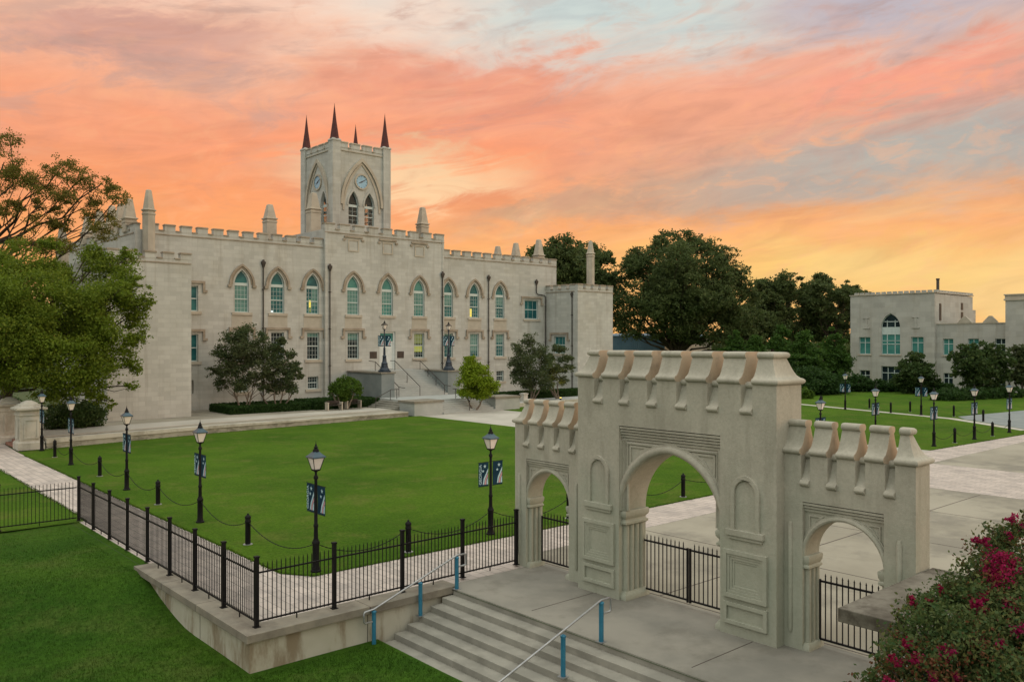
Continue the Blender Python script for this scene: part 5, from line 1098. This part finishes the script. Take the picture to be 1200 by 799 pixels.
def tree(name, label, cat, base, blobs, nleaf, lsize, leafm, trunk_top, tr, barkm='bark', group=None, stems=1, seed=1, fill=0.45, limbs=None, gaps=None, spray=0.16):
    r = thing(name, label, cat, base, group); g = random.Random(seed); m = MB(); B = Vector(base); T = Vector(trunk_top)
    starts = []
    for s in range(stems):
        o = Vector((g.uniform(-1, 1), g.uniform(-1, 1), 0)) * (0.22 if stems > 1 else 0); e = T + o * (5 if stems > 1 else 0)
        pts = limb(m, B + o - Vector((0, 0, 0.1)), e, tr * (1.25 if stems == 1 else 1), tr * 0.62, seed + s, 6, 0.05); starts.append((pts, tr * 0.62))
    order = sorted(blobs, key=lambda b: -b[3]); k = limbs or len(order)
    for i, b in enumerate(order[:k]):
        pts, rr = starts[i % len(starts)]; st = pts[-1 - (i % 3)] if len(pts) > 3 else pts[-1]
        rl = rr * g.uniform(0.35, 0.6); P = limb(m, st, b[:3], rl, rl * 0.25, seed * 31 + i, 5, 0.16)
        for t in range(2):
            e = Vector(b[:3]) + Vector((g.uniform(-1, 1) * b[3], g.uniform(-1, 1) * b[4], g.uniform(-.3, 1) * b[5])) * 0.9; limb(m, P[3 + t % 2], e, rl * 0.32, rl * 0.08, seed * 77 + i * 3 + t, 3, 0.2)
    m.build('trunk', barkm, r, smooth=60)
    pos = blob_points(blobs, nleaf, fill, gaps, spray)
    leaf_mesh('crown', [leafm], r, pos, lsize)
    return r
def P3(px, py, d): x, y = at(px, d); return (x, y, 6.5 - (py - 399.5) * d / 985)
def blobs_at(lst):
    """clumps given as (photo column, photo row, depth m, radius m[, squash])"""
    return [(*P3(a[0], a[1], a[2]), a[3], a[3], a[3] * (a[4] if len(a) > 4 else 0.8)) for a in lst]
def big_left_trees():
    bl = blobs_at([(10, 318, 55, 2.0), (50, 312, 56, 1.9), (85, 318, 57, 1.6, .7), (118, 305, 57, 1.6, .6), (140, 322, 57, 1.7), (150, 350, 56, 1.5), (128, 350, 55, 1.9), (90, 350, 54, 2.2), (45, 352, 53, 2.4), (5, 355, 52, 2.4), (-25, 340, 54, 2.4), (140, 385, 55, 1.5), (138, 415, 55, 1.3), (110, 392, 53.5, 2.1), (70, 395, 52.5, 2.3), (25, 395, 52, 2.3), (-15, 400, 52, 2.4), (112, 430, 53.5, 1.7), (80, 435, 52.8, 1.9), (40, 425, 52.2, 2.0), (100, 458, 54, 1.3, .7), (66, 460, 54, 1.4, .7), (0, 435, 54, 2.0), (155, 368, 56, 1.0), (20, 300, 58, 1.4), (-40, 300, 57, 2.2), (60, 375, 57, 2.6), (100, 370, 58, 2.4), (20, 370, 58, 2.4)])
    bx, by = at(2, 56); tree('elm_tree', 'big leafy yellow-green tree overhanging the stone pillars at the left edge', 'tree', (bx, by, 0), bl + blobs_at([(165, 335, 56, 0.9), (172, 352, 56, 0.7), (160, 395, 55.5, 0.8), (152, 430, 55.5, 0.8), (150, 452, 55, 0.6), (125, 470, 54.5, 0.7), (150, 300, 57, 0.8), (105, 292, 57, 0.9), (60, 292, 57, 1.0)]), 150000, 0.080, 'leaf_elm', P3(10, 420, 56), 0.42, seed=3, fill=0.12, gaps=(0.62, -0.03), spray=0.17)
    bl = blobs_at([(5, 190, 65, 1.5), (22, 208, 65, 1.2), (45, 215, 65, 1.3, .6), (72, 196, 66, 1.4, .6), (95, 210, 66, 1.5, .6), (120, 215, 66, 1.2, .6), (138, 232, 66, 1.1, .6), (60, 228, 65, 1.6, .5), (95, 235, 66, 1.5, .5), (115, 252, 66, 1.2, .6), (30, 240, 65, 1.3, .5), (122, 268, 65, 1.3, .7), (80, 265, 66, 1.2, .5), (50, 262, 65, 1.3, .6), (10, 245, 64, 1.2), (12, 165, 65, 1.0), (-15, 210, 65, 1.8), (40, 285, 64, 1.5, .6), (75, 290, 64, 1.2, .6), (60, 245, 66, 1.0, .5)])
    bx, by = at(-45, 65); tree('sparse_tree', 'tall thinly leaved tree whose bare limbs reach across the orange sky at upper left', 'tree', (bx, by, 0), bl, 30000, 0.075, 'leaf_sparse', P3(-10, 285, 65), 0.40, seed=11, fill=0.05, gaps=(0.8, 0.0), spray=0.22)
    x, y = at(60, 57.5)
    for px, py, d, rr, lab in ((75, 490, 58.5, 1.5, 'rounded dark shrub under the big tree right of the stone pillars'), (96, 492, 59.5, 1.3, 'dark shrub at the foot of the left corner block of the castle'), (-2, 485, 66, 1.6, 'dark shrub behind the farther stone pillar at the left edge')):
        c = P3(px, py, d); r = thing('shrub', lab, 'shrub', (c[0], c[1], 0.4)); leaf_mesh('foliage', ['leaf_dark'], r, blob_points([(c[0], c[1], 1.3, rr, rr, 1.0), (c[0] + .5, c[1] - .3, 1.1, rr * .8, rr * .8, .9)], 5000, 0.7), 0.10)
def hedge(label, x0, x1, y0, y1, z0, h, n, ring=0.0):
    r = thing('hedge', label, 'hedge', ((x0 + x1) / 2, (y0 + y1) / 2, z0)); m = MB()
    if ring: m.holed(rect(x0 + .06, x1 - .06, y0 + .06, y1 - .06), [rect(x0 + ring, x1 - ring, y0 + ring, y1 - ring)], lambda a, b, d: (a, b, z0 + d), 0.0, h - 0.07, back=True)
    else: m.box(x0 + .06, x1 - .06, y0 + .06, y1 - .06, z0, z0 + h - 0.07)
    m.build('hedge_core', 'leaf_hedge', r)
    g = RNG; P = np.stack([g.uniform(x0, x1, n), g.uniform(y0, y1, n), g.uniform(z0, z0 + h, n)], 1); f = g.integers(0, 5, n)
    P[f == 0, 0] = x0; P[f == 1, 1] = y0; P[f == 2, 2] = z0 + h; P[f == 3, 0] = x1; P[f == 4, 2] = z0 + h
    if ring:
        inside = (P[:, 0] > x0 + ring) & (P[:, 0] < x1 - ring) & (P[:, 1] > y0 + ring) & (P[:, 1] < y1 - ring); P = P[~inside]
    leaf_mesh('foliage', ['leaf_hedge'], r, P + g.normal(size=P.shape) * 0.035, 0.085)
def castle_planting():
    def crape(label, px, d, top, bottom, lst, n, seed, lm='leaf_crape', z=0.45, sz=0.085, stems=4):
        x, y = at(px, d); bl = blobs_at([(a, b, d + c, r) for a, b, c, r in lst]); tree('crape_myrtle', label, 'tree', (x, y, z), bl, int(n * 1.5), sz, lm, (x, y, z + 1.5), 0.09, 'bark_pale', stems=stems, seed=seed, fill=0.15, gaps=(1.1, -0.12), spray=0.2)
    crape('taller dark round-headed small tree left of centre, growing from the clipped hedge bed', 287, 72.4, 0, 0, [(287, 388, 0, 1.0), (270, 398, 0.4, 1.0), (303, 398, 0, 1.0), (285, 410, -.6, 1.3), (262, 415, 0, 1.0), (310, 415, 0.3, 1.0), (270, 432, -.4, 1.2), (300, 432, -.4, 1.2), (254, 436, 0.2, .8), (317, 438, 0, .8), (285, 447, -.5, 1.2), (262, 450, 0, .8), (308, 452, .2, .8), (286, 420, .9, 1.5)], 13000, 21)
    crape('smaller dark small tree just right of the taller one in the same hedge bed', 325, 73.2, 0, 0, [(330, 398, 0, .6), (322, 410, 0, .7), (338, 415, .3, .7), (325, 425, -.3, .9), (345, 430, 0, .7), (315, 438, 0, .7), (335, 440, -.3, .9), (350, 440, 0, .5), (322, 453, 0, .8), (340, 455, .2, .7)], 7000, 22)
    crape('dark bushy small tree in front of the right wing windows of the castle', 622, 88, 0, 0, [(622, 398, 0, .9), (610, 408, 0, 1.0), (630, 410, 0, 1.1), (618, 424, -.5, 1.4), (605, 425, 0, 1.0), (640, 424, .4, 1.1), (612, 440, -.3, 1.3), (632, 440, -.3, 1.3), (603, 438, .2, .8), (622, 452, 0, 1.1), (640, 450, .3, 1.0)], 11000, 23)
    crape('slender small tree with an uplit trunk beside the right corner block', 655, 90, 0, 0, [(655, 410, 0, .8), (648, 420, 0, .8), (664, 420, .2, .8), (652, 433, 0, 1.0), (666, 432, 0, .7), (658, 446, 0, .8), (645, 440, .2, .8)], 4500, 24)
    crape('bright lime-green young tree right of the entrance stair', 556, 77, 0, 0, [(550, 420, 0, .6), (550, 430, 0, .9), (560, 434, 0, .9), (552, 442, -.3, 1.2), (567, 445, 0, 1.0), (556, 453, -.2, 1.3), (575, 452, 0.1, .9), (546, 454, 0, 1.0), (564, 458, 0, 1.0)], 13000, 25, 'leaf_bright', 0.3, 0.09, 2)
    crape('low round bright-green tree left of the entrance stair behind the benches', 404, 74.8, 0, 0, [(404, 447, 0, .7), (395, 452, 0, .7), (413, 452, 0, .7), (404, 456, -.3, .9), (390, 458, 0, .6), (418, 459, 0, .6), (404, 461, .3, .9)], 5500, 26, 'leaf_mid', 0.45, 0.08, 3)
    x, y = at(657, 88.6); r = thing('garden_uplight', 'small lit uplight shining yellow on the slender tree by the right corner block', 'light', (x, y, 0.3))
    m = MB(); m.lathe(x, y, [(0.10, 0.3), (0.10, 0.42), (0.13, 0.44), (0.13, 0.52)], 10); m.build('housing', 'black_iron', r)
    m = MB(); m.lathe(x, y, [(0.115, 0.521), (0.10, 0.535)], 10); m.build('lens', 'uplight_lens', r)
    ld = bpy.data.lights.new('uplight_bulb', 'SPOT'); ld.energy = 260; ld.color = (1.0, 0.72, 0.12); ld.spot_size = rad(70); ld.shadow_soft_size = 0.08
    lo = bpy.data.objects.new('uplight_bulb', ld); COL.objects.link(lo); lo.parent = r; lo.location = (0, 0, 0.30); lo.rotation_euler = (rad(180), 0, 0)
    x, y = at(614, 86.5); m = MB(); m.loft(x - .28, x + .28, y - .28, y + .28, [(0, 0.3), (0, 1.0), (-0.06, 1.03), (-0.06, 1.1), (0.1, 1.16)]); tag(m.build('stone_post', 'pale_stone', origin=(x, y, 0.3)), 'short pale stone post at the front edge of the right-hand hedge', 'post')
    hedge('clipped low box hedge bed around the two dark small trees', 28.4, 35.6, 67.3, 71.8, 0.42, 0.62, 16000, ring=0.75)
    hedge('clipped low hedge behind the benches left of the entrance stair', 35.9, 42.4, 66.9, 71.0, 0.42, 0.75, 13000)
    hedge('low clipped hedge below the bushy tree on the right wing of the castle', 57.2, 69.6, 66.2, 68.0, 0.30, 0.75, 13000)
    hedge('short clipped hedge between the bright young tree and the right steps', 52.9, 57.0, 65.5, 68.0, 0.30, 0.62, 5000)
def back_trees():
    bl = crown_blobs(P3(797, 348, 140), 11.6, 10, 8.6, 46, 3.0, 5, 0.5) + blobs_at([(800, 285, 140, 2.6), (770, 290, 140, 2.4), (830, 292, 140, 2.4), (735, 315, 140, 2.4), (715, 325, 141, 1.8), (862, 330, 140, 2.4), (878, 350, 140, 2.2), (845, 305, 141, 2.0), (750, 300, 140, 2.2), (885, 372, 140, 1.8), (795, 335, 136, 4.5), (760, 350, 136, 4.0), (835, 350, 136, 4.0), (800, 375, 136, 4.0), (730, 360, 138, 3.2), (860, 375, 138, 3.0), (740, 385, 138, 3.0), (715, 350, 140, 2.4), (720, 375, 141, 2.6), (880, 395, 139, 2.6), (845, 395, 137, 2.8), (770, 388, 137, 2.4), (820, 392, 137, 2.4), (815, 288, 139, 2.6), (848, 302, 139, 2.5), (862, 318, 139, 2.4), (872, 338, 139, 2.4), (840, 325, 137, 3.2), (745, 305, 139, 2.6), (780, 284, 140, 2.4), (725, 330, 140, 2.4)])
    x, y = at(793, 140); tree('oak_tree', 'huge dark broad-crowned oak standing behind the gateway', 'tree', (x, y, 0), bl, 120000, 0.21, 'leaf_oak', P3(793, 398, 140), 0.8, seed=5, fill=0.25, gaps=(0.5, -0.17), spray=0.16)
    g = 'dark trees on the skyline'
    specs = [(648, 318, 132, 5.6, 3.9, 'dark tree crown rising behind the right end of the castle roof', 14), (690, 330, 145, 5.0, 6.0, 'dark tree filling the gap between the right corner block and the oak', 15), (905, 362, 165, 6.0, 6.6, 'dark skyline tree just right of the oak', 12), (938, 364, 172, 7.0, 7.4, 'tallest dark skyline tree midway between the oak and the hall', 14), (975, 364, 168, 6.2, 7.2, 'dark skyline tree just left of the hall', 13), (1006, 360, 190, 6, 6, 'dark skyline tree showing behind the left edge of the hall', 10), (880, 385, 160, 5, 5, 'dark skyline tree tucked behind the right flank of the oak', 10)]
    for i, (px, py, d, rx, rz, lab, nb) in enumerate(specs):
        c = P3(px, py, d); tree('skyline_tree', lab, 'tree', (c[0], c[1], 0), crown_blobs(c, rx, rx, rz, nb * 2, 2.5, 40 + i, 0.9), 26000, 0.26, 'leaf_oak', (c[0], c[1], c[2] - rz * 0.6), 0.4, seed=40 + i, fill=0.25, group=g, gaps=(0.4, -0.1))
    cs = [(885, 405, 112, 1.9, 3.2, 'small green conifer-like tree beneath the right flank of the oak'), (915, 398, 118, 2.2, 4.0, 'pale green conical tree above the end cap of the gateway'), (942, 408, 108, 2.6, 4.4, 'broad green conical tree left of the hall, the nearer of two'), (978, 408, 112, 2.5, 4.6, 'green conical tree standing close to the left wall of the hall'), (862, 398, 120, 2.0, 3.0, 'green conical tree low behind the middle merlons of the gateway')]
    for i, (px, py, d, rx, rz, lab) in enumerate(cs):
        rz *= 0.80; c = P3(px, py + 11, d); bl = [(c[0] + random.Random(i * 9 + k).uniform(-.5, .5) * rx * (1 - k / 8), c[1] + random.Random(i * 5 + k).uniform(-.5, .5) * rx * (1 - k / 8), c[2] - rz * 0.75 + k * rz * 0.23, rx * (1.0 - (k / 8.4) ** 1.9), rx * (1.0 - (k / 8.4) ** 1.9), rz * 0.25) for k in range(8)]
        tree('conical_tree', lab, 'tree', (c[0], c[1], 0), bl, 11000, 0.17, 'leaf_conifer', (c[0], c[1], c[2]), 0.22, seed=60 + i, fill=0.3, gaps=(0.7, -0.15), spray=0.25)
    rt = [(1072, 438, 104, [(1072, 420, 0, 1.1), (1062, 430, 0, 1.2), (1082, 430, 0, 1.2), (1072, 438, -.5, 1.6), (1056, 445, 0, 1.2), (1088, 446, 0, 1.2), (1066, 452, 0, 1.4), (1080, 454, 0, 1.4)], 'dense round dark-green small tree before the left windows of the hall', 'leaf_dark'),
          (1148, 435, 98, [(1148, 410, 0, 1.2), (1132, 412, 0, 1.1), (1165, 412, 0, 1.2), (1118, 420, .3, 1.0), (1142, 424, -.4, 1.7), (1162, 424, 0, 1.5), (1178, 422, 0, 1.2), (1126, 434, 0, 1.2), (1150, 438, -.5, 1.6), (1172, 438, 0, 1.4), (1138, 448, 0, 1.2), (1160, 450, 0, 1.3)], 'spreading dark small tree in front of the low wing of the hall', 'leaf_dark'),
          (1200, 432, 100, [(1194, 412, 0, 1.1), (1208, 410, 0, 1.2), (1200, 424, 0, 1.4), (1215, 428, 0, 1.5), (1194, 438, 0, 1.2), (1207, 444, 0, 1.4)], 'dark small tree cut by the right edge of the photo', 'leaf_crape')]
    for i, (px, py, d, l, lab, lm) in enumerate(rt):
        x, y = at(px, d); tree('small_tree', lab, 'tree', (x, y, 0), blobs_at([(a, b, d + c * 2, r) for a, b, c, r in l]), 9000, 0.19, lm, (x, y, 1.6), 0.13, stems=2, seed=80 + i, fill=0.3)
    sh = [(948, 448, 102, 2.6, 1.9, 'large rounded dark hedge-bush left of the hall behind the far walk', 9000), (912, 440, 108, 2.4, 2.4, 'dark bush below the conical trees at the end of the gateway', 7000), (975, 452, 104, 1.5, 1.5, 'small dark bush at the left corner of the hall', 4000), (942, 462, 95, 0.75, 0.7, 'little pale green shrub beside the far lawn', 2500), (1006, 458, 108, 1.3, 1.3, 'dark reddish bush in front of the left hall windows', 3500), (1030, 462, 108, 1.5, .9, 'low dark bush under the large hall window', 3500), (1050, 463, 108, 1.4, .8, 'low dark bush left of the round small tree', 3000), (1100, 462, 104, 1.6, .9, 'low dark bush right of the round small tree', 3500)]
    for px, py, d, rx, rz, lab, n in sh:
        c = P3(px, py, d); r = thing('bush', lab, 'bush', (c[0], c[1], 0)); leaf_mesh('foliage', ['leaf_mid' if n == 2500 else 'leaf_hedge'], r, blob_points([(c[0], c[1], max(c[2], rz * .7), rx, rx, rz), (c[0] + rx * .6, c[1] - rx * .5, rz * .6, rx * .7, rx * .7, rz * .7), (c[0] - rx * .5, c[1] + rx * .6, rz * .6, rx * .7, rx * .7, rz * .7)], n, 0.6), 0.17)
    r = thing('juniper_bed', 'low spreading green bed of shrubs beside the grey forecourt on the right', 'shrub bed', (*at(1150, 93), 0))
    leaf_mesh('foliage', ['leaf_hedge'], r, blob_points([(*at(px, d), 0.5, 1.3, 1.3, 0.75) for px, d in ((1105, 92), (1118, 92), (1132, 93), (1146, 94), (1160, 95), (1174, 96), (1188, 97), (1112, 95), (1140, 97), (1168, 99))], 12000, 0.55), 0.13)
    # far wood closing the horizon behind the buildings
    pos = []
    g2 = np.random.default_rng(77)
    for k in range(150):
        a = -0.9 + 1.9 * k / 150; d = g2.uniform(235, 300); X, Y = math.sin(a) * d, math.cos(a) * d; wx, wy = X * R_[0] + Y * R_[1], X * L_[0] + Y * L_[1]
        h = g2.uniform(5, 9.5); pos.append((wx, wy, h * 0.5, 6.5, 6.5, h * 0.55))
    r = thing('far_wood', 'dark far-off wood along the horizon behind the castle and the hall', 'wood', (150, 190, 0)); r['kind'] = 'stuff'
    leaf_mesh('foliage', ['leaf_oak'], r, blob_points(pos, 45000, 0.6), 0.75)
def flower_bush():
    root = thing('flowering_bush', 'crape myrtle bush with magenta blossoms filling the bottom right corner', 'bush', (11.9, 3.3, -0.9)); m = MB(); B = Vector((11.9, 3.3, -0.9))
    bl = blobs_at([(1195, 650, 11.5, .50), (1170, 668, 11.3, .50), (1205, 690, 11.5, .75), (1150, 690, 11.0, .48), (1120, 705, 11, .42), (1095, 715, 11, .36), (1180, 720, 10.8, .65), (1140, 730, 10.6, .60), (1105, 745, 10.4, .52), (1070, 752, 10.4, .36), (1200, 760, 10.6, .8), (1160, 765, 10.2, .7), (1120, 775, 10.0, .6), (1080, 785, 9.9, .5), (1050, 790, 9.9, .32), (1140, 800, 9.8, .7), (1090, 815, 9.8, .6), (1190, 810, 10, .8), (1240, 700, 11.3, .9), (1240, 780, 10.5, .9), (1060, 825, 9.8, .5), (1130, 700, 11.9, .5), (1200, 625, 11.7, .28), (1185, 640, 11.5, .30)])
    g = random.Random(5)
    tips = blobs_at([(1187, 608, 11.6, .1), (1140, 632, 11.4, .1), (1165, 640, 11.4, .1), (1128, 655, 11.2, .1), (1108, 672, 11.1, .1), (1085, 695, 11, .1), (1062, 705, 10.8, .1), (1048, 712, 10.6, .1), (1035, 752, 10.2, .1), (1022, 765, 10.0, .1), (1150, 612, 11.6, .1), (1200, 598, 11.8, .1), (1175, 622, 11.5, .1), (1120, 690, 10.9, .1)])
    for i, b in enumerate(bl): limb(m, B + Vector((g.uniform(-.3, .3), g.uniform(-.3, .3), 0)), b[:3], 0.035, 0.008, 300 + i, 6, 0.10)
    for i, b in enumerate(tips):
        n = min(bl, key=lambda q: (Vector(q[:3]) - Vector(b[:3])).length); limb(m, n[:3], b[:3], 0.010, 0.003, 400 + i, 4, 0.1)
    m.build('stem', 'bark', root)
    pos = blob_points(bl, 52000, 0.15, (2.4, -0.02), 0.24); extra = []
    for b in tips:
        n = min(bl, key=lambda q: (Vector(q[:3]) - Vector(b[:3])).length); t = RNG.uniform(0.1, 1.0, 60)[:, None]; extra.append(np.array(n[:3]) * (1 - t) + np.array(b[:3]) * t + RNG.normal(size=(60, 3)) * 0.035)
    leaf_mesh('foliage', ['leaf_bush'], root, np.concatenate([pos] + extra), 0.030)
    leaf_mesh('new_growth', ['leaf_red'], root, np.concatenate([blob_points(bl, 5000, 0.7, (2.6, -0.05), 0.25)] + [e[::3] for e in extra]), 0.024)
    fl = [(1187, 607, 11.55, .07), (1174, 662, 11.0, .17), (1168, 652, 11.1, .14), (1172, 672, 10.9, .16), (1165, 668, 11, .13), (1145, 632, 11.3, .06), (1155, 634, 11.3, .06), (1146, 712, 10.5, .09), (1152, 700, 10.6, .08), (1142, 706, 10.5, .08), (1190, 660, 11.1, .09), (1185, 706, 10.6, .10), (1184, 712, 10.5, .09), (1060, 755, 10.1, .08), (1112, 764, 9.8, .09), (1150, 752, 10, .07), (1172, 755, 10, .06), (1075, 775, 9.8, .08), (1050, 775, 9.8, .07), (1038, 797, 9.6, .07), (1095, 797, 9.7, .07), (1120, 795, 9.7, .07), (1192, 738, 10.2, .08), (1104, 690, 11, .05), (1070, 702, 10.8, .06), (1130, 750, 10.1, .06), (1198, 618, 11.7, .07), (1183, 628, 11.5, .06), (1090, 702, 10.9, .05), (1140, 748, 10.1, .07), (1158, 690, 10.8, .06), (1135, 700, 10.8, .05)]
    for k, q in enumerate(fl): b = blobs_at([q])[0]; leaf_mesh('blossom', ['petal'], root, blob_points([(b[0], b[1], b[2], q[3], q[3], q[3] * 1.1)], int(30 + 5200 * q[3] ** 1.6), 0.2, None, 0.3), 0.018, aspect=0.8)
def grass():
    """real short blades on the near lower lawn, one uncountable object"""
    n = 130000; g = RNG
    x = g.uniform(-9, 8.0, n * 2); y = g.uniform(9.5, 33, n * 2); q = g.uniform(0, 1, n * 2) < np.clip((34 - y) / 14, 0, 1); x, y = x[q], y[q]; z = np.array([low_z(a, b) for a, b in zip(x, y)])
    keep = ~((x > 7.75) & (y > 17.6)); x, y, z = x[keep], y[keep], z[keep]; k = len(x)
    x2 = g.uniform(7.8, 11.1, 14000); y2 = g.uniform(11, 17.5, 14000); z2 = np.array([low_z(a, b) for a, b in zip(x2, y2)])
    x = np.concatenate([x, x2]); y = np.concatenate([y, y2]); z = np.concatenate([z, z2]); k = len(x)
    h = g.uniform(0.03, 0.065, k); th = g.uniform(0, 6.28, k); wd = 0.007; lx, ly = g.normal(size=k) * 0.022, g.normal(size=k) * 0.022
    v = np.stack([np.stack([x - wd * np.cos(th), y - wd * np.sin(th), z - 0.005], 1), np.stack([x + wd * np.cos(th), y + wd * np.sin(th), z - 0.005], 1), np.stack([x + lx, y + ly, z + h], 1)], 1).reshape(-1, 3)
    org = np.array((4, 17, -0.8)); me = bpy.data.meshes.new('grass_blades'); me.vertices.add(3 * k); me.vertices.foreach_set('co', (v - org).astype(np.float32).ravel()); me.loops.add(3 * k); me.loops.foreach_set('vertex_index', np.arange(3 * k, dtype=np.int32)); me.polygons.add(k); me.polygons.foreach_set('loop_start', np.arange(0, 3 * k, 3, dtype=np.int32))
    me.materials.append(M['lower_grass']); me.update(); me.validate(); o = bpy.data.objects.new('grass_blades', me); COL.objects.link(o); o.location = org; tag(o, 'short green grass blades on the lower lawn below the retaining wall', 'grass', kind='stuff')
def edge_grass():
    g = np.random.default_rng(12); P = []
    def run(pts, per, w):
        for (xa, ya), (xb, yb) in zip(pts, pts[1:]):
            n = int(math.hypot(xb - xa, yb - ya) * per); t = g.uniform(0, 1, n); k = np.array([mnoise.noise((xa + (xb - xa) * q, ya + (yb - ya) * q, 3.1)) for q in t * 1.0])
            P.append(np.stack([xa + (xb - xa) * t + g.normal(size=n) * w * (1 + k), ya + (yb - ya) * t + g.normal(size=n) * w * (1 + k), np.full(n, 0.012)], 1))
    run([(10.72, 54), (10.68, 40), (10.65, 22), (11.2, 21.06), (42, 21.06)], 130, 0.035); run([(51.7, 21.1), (68, 20.25)], 60, 0.05); run([(12.6, 56.45), (24, 58.4), (40.8, 60.0)], 60, 0.04); run([(8.58, 34), (8.61, 51)], 80, 0.04)
    pos = np.concatenate(P); k = len(pos); h = g.uniform(0.02, 0.055, k); th = g.uniform(0, 6.28, k); wd = 0.012; lx, ly = g.normal(size=k) * 0.025, g.normal(size=k) * 0.025; x, y, z = pos.T
    org = np.array((11, 21, 0.01)); v = np.stack([np.stack([x - wd * np.cos(th), y - wd * np.sin(th), z - 0.006], 1), np.stack([x + wd * np.cos(th), y + wd * np.sin(th), z - 0.006], 1), np.stack([x + lx, y + ly, z + h], 1)], 1).reshape(-1, 3)
    me = bpy.data.meshes.new('edge_grass'); me.vertices.add(3 * k); me.vertices.foreach_set('co', (v - org).astype(np.float32).ravel()); me.loops.add(3 * k); me.loops.foreach_set('vertex_index', np.arange(3 * k, dtype=np.int32)); me.polygons.add(k); me.polygons.foreach_set('loop_start', np.arange(0, 3 * k, 3, dtype=np.int32))
    me.materials.append(M['lawn_grass']); me.update(); me.validate(); o = bpy.data.objects.new('edge_grass', me); COL.objects.link(o); o.location = org; tag(o, 'ragged grass blades creeping over the paving along the lawn edges', 'grass', kind='stuff')
edge_grass(); big_left_trees(); castle_planting(); back_trees(); flower_bush(); grass()
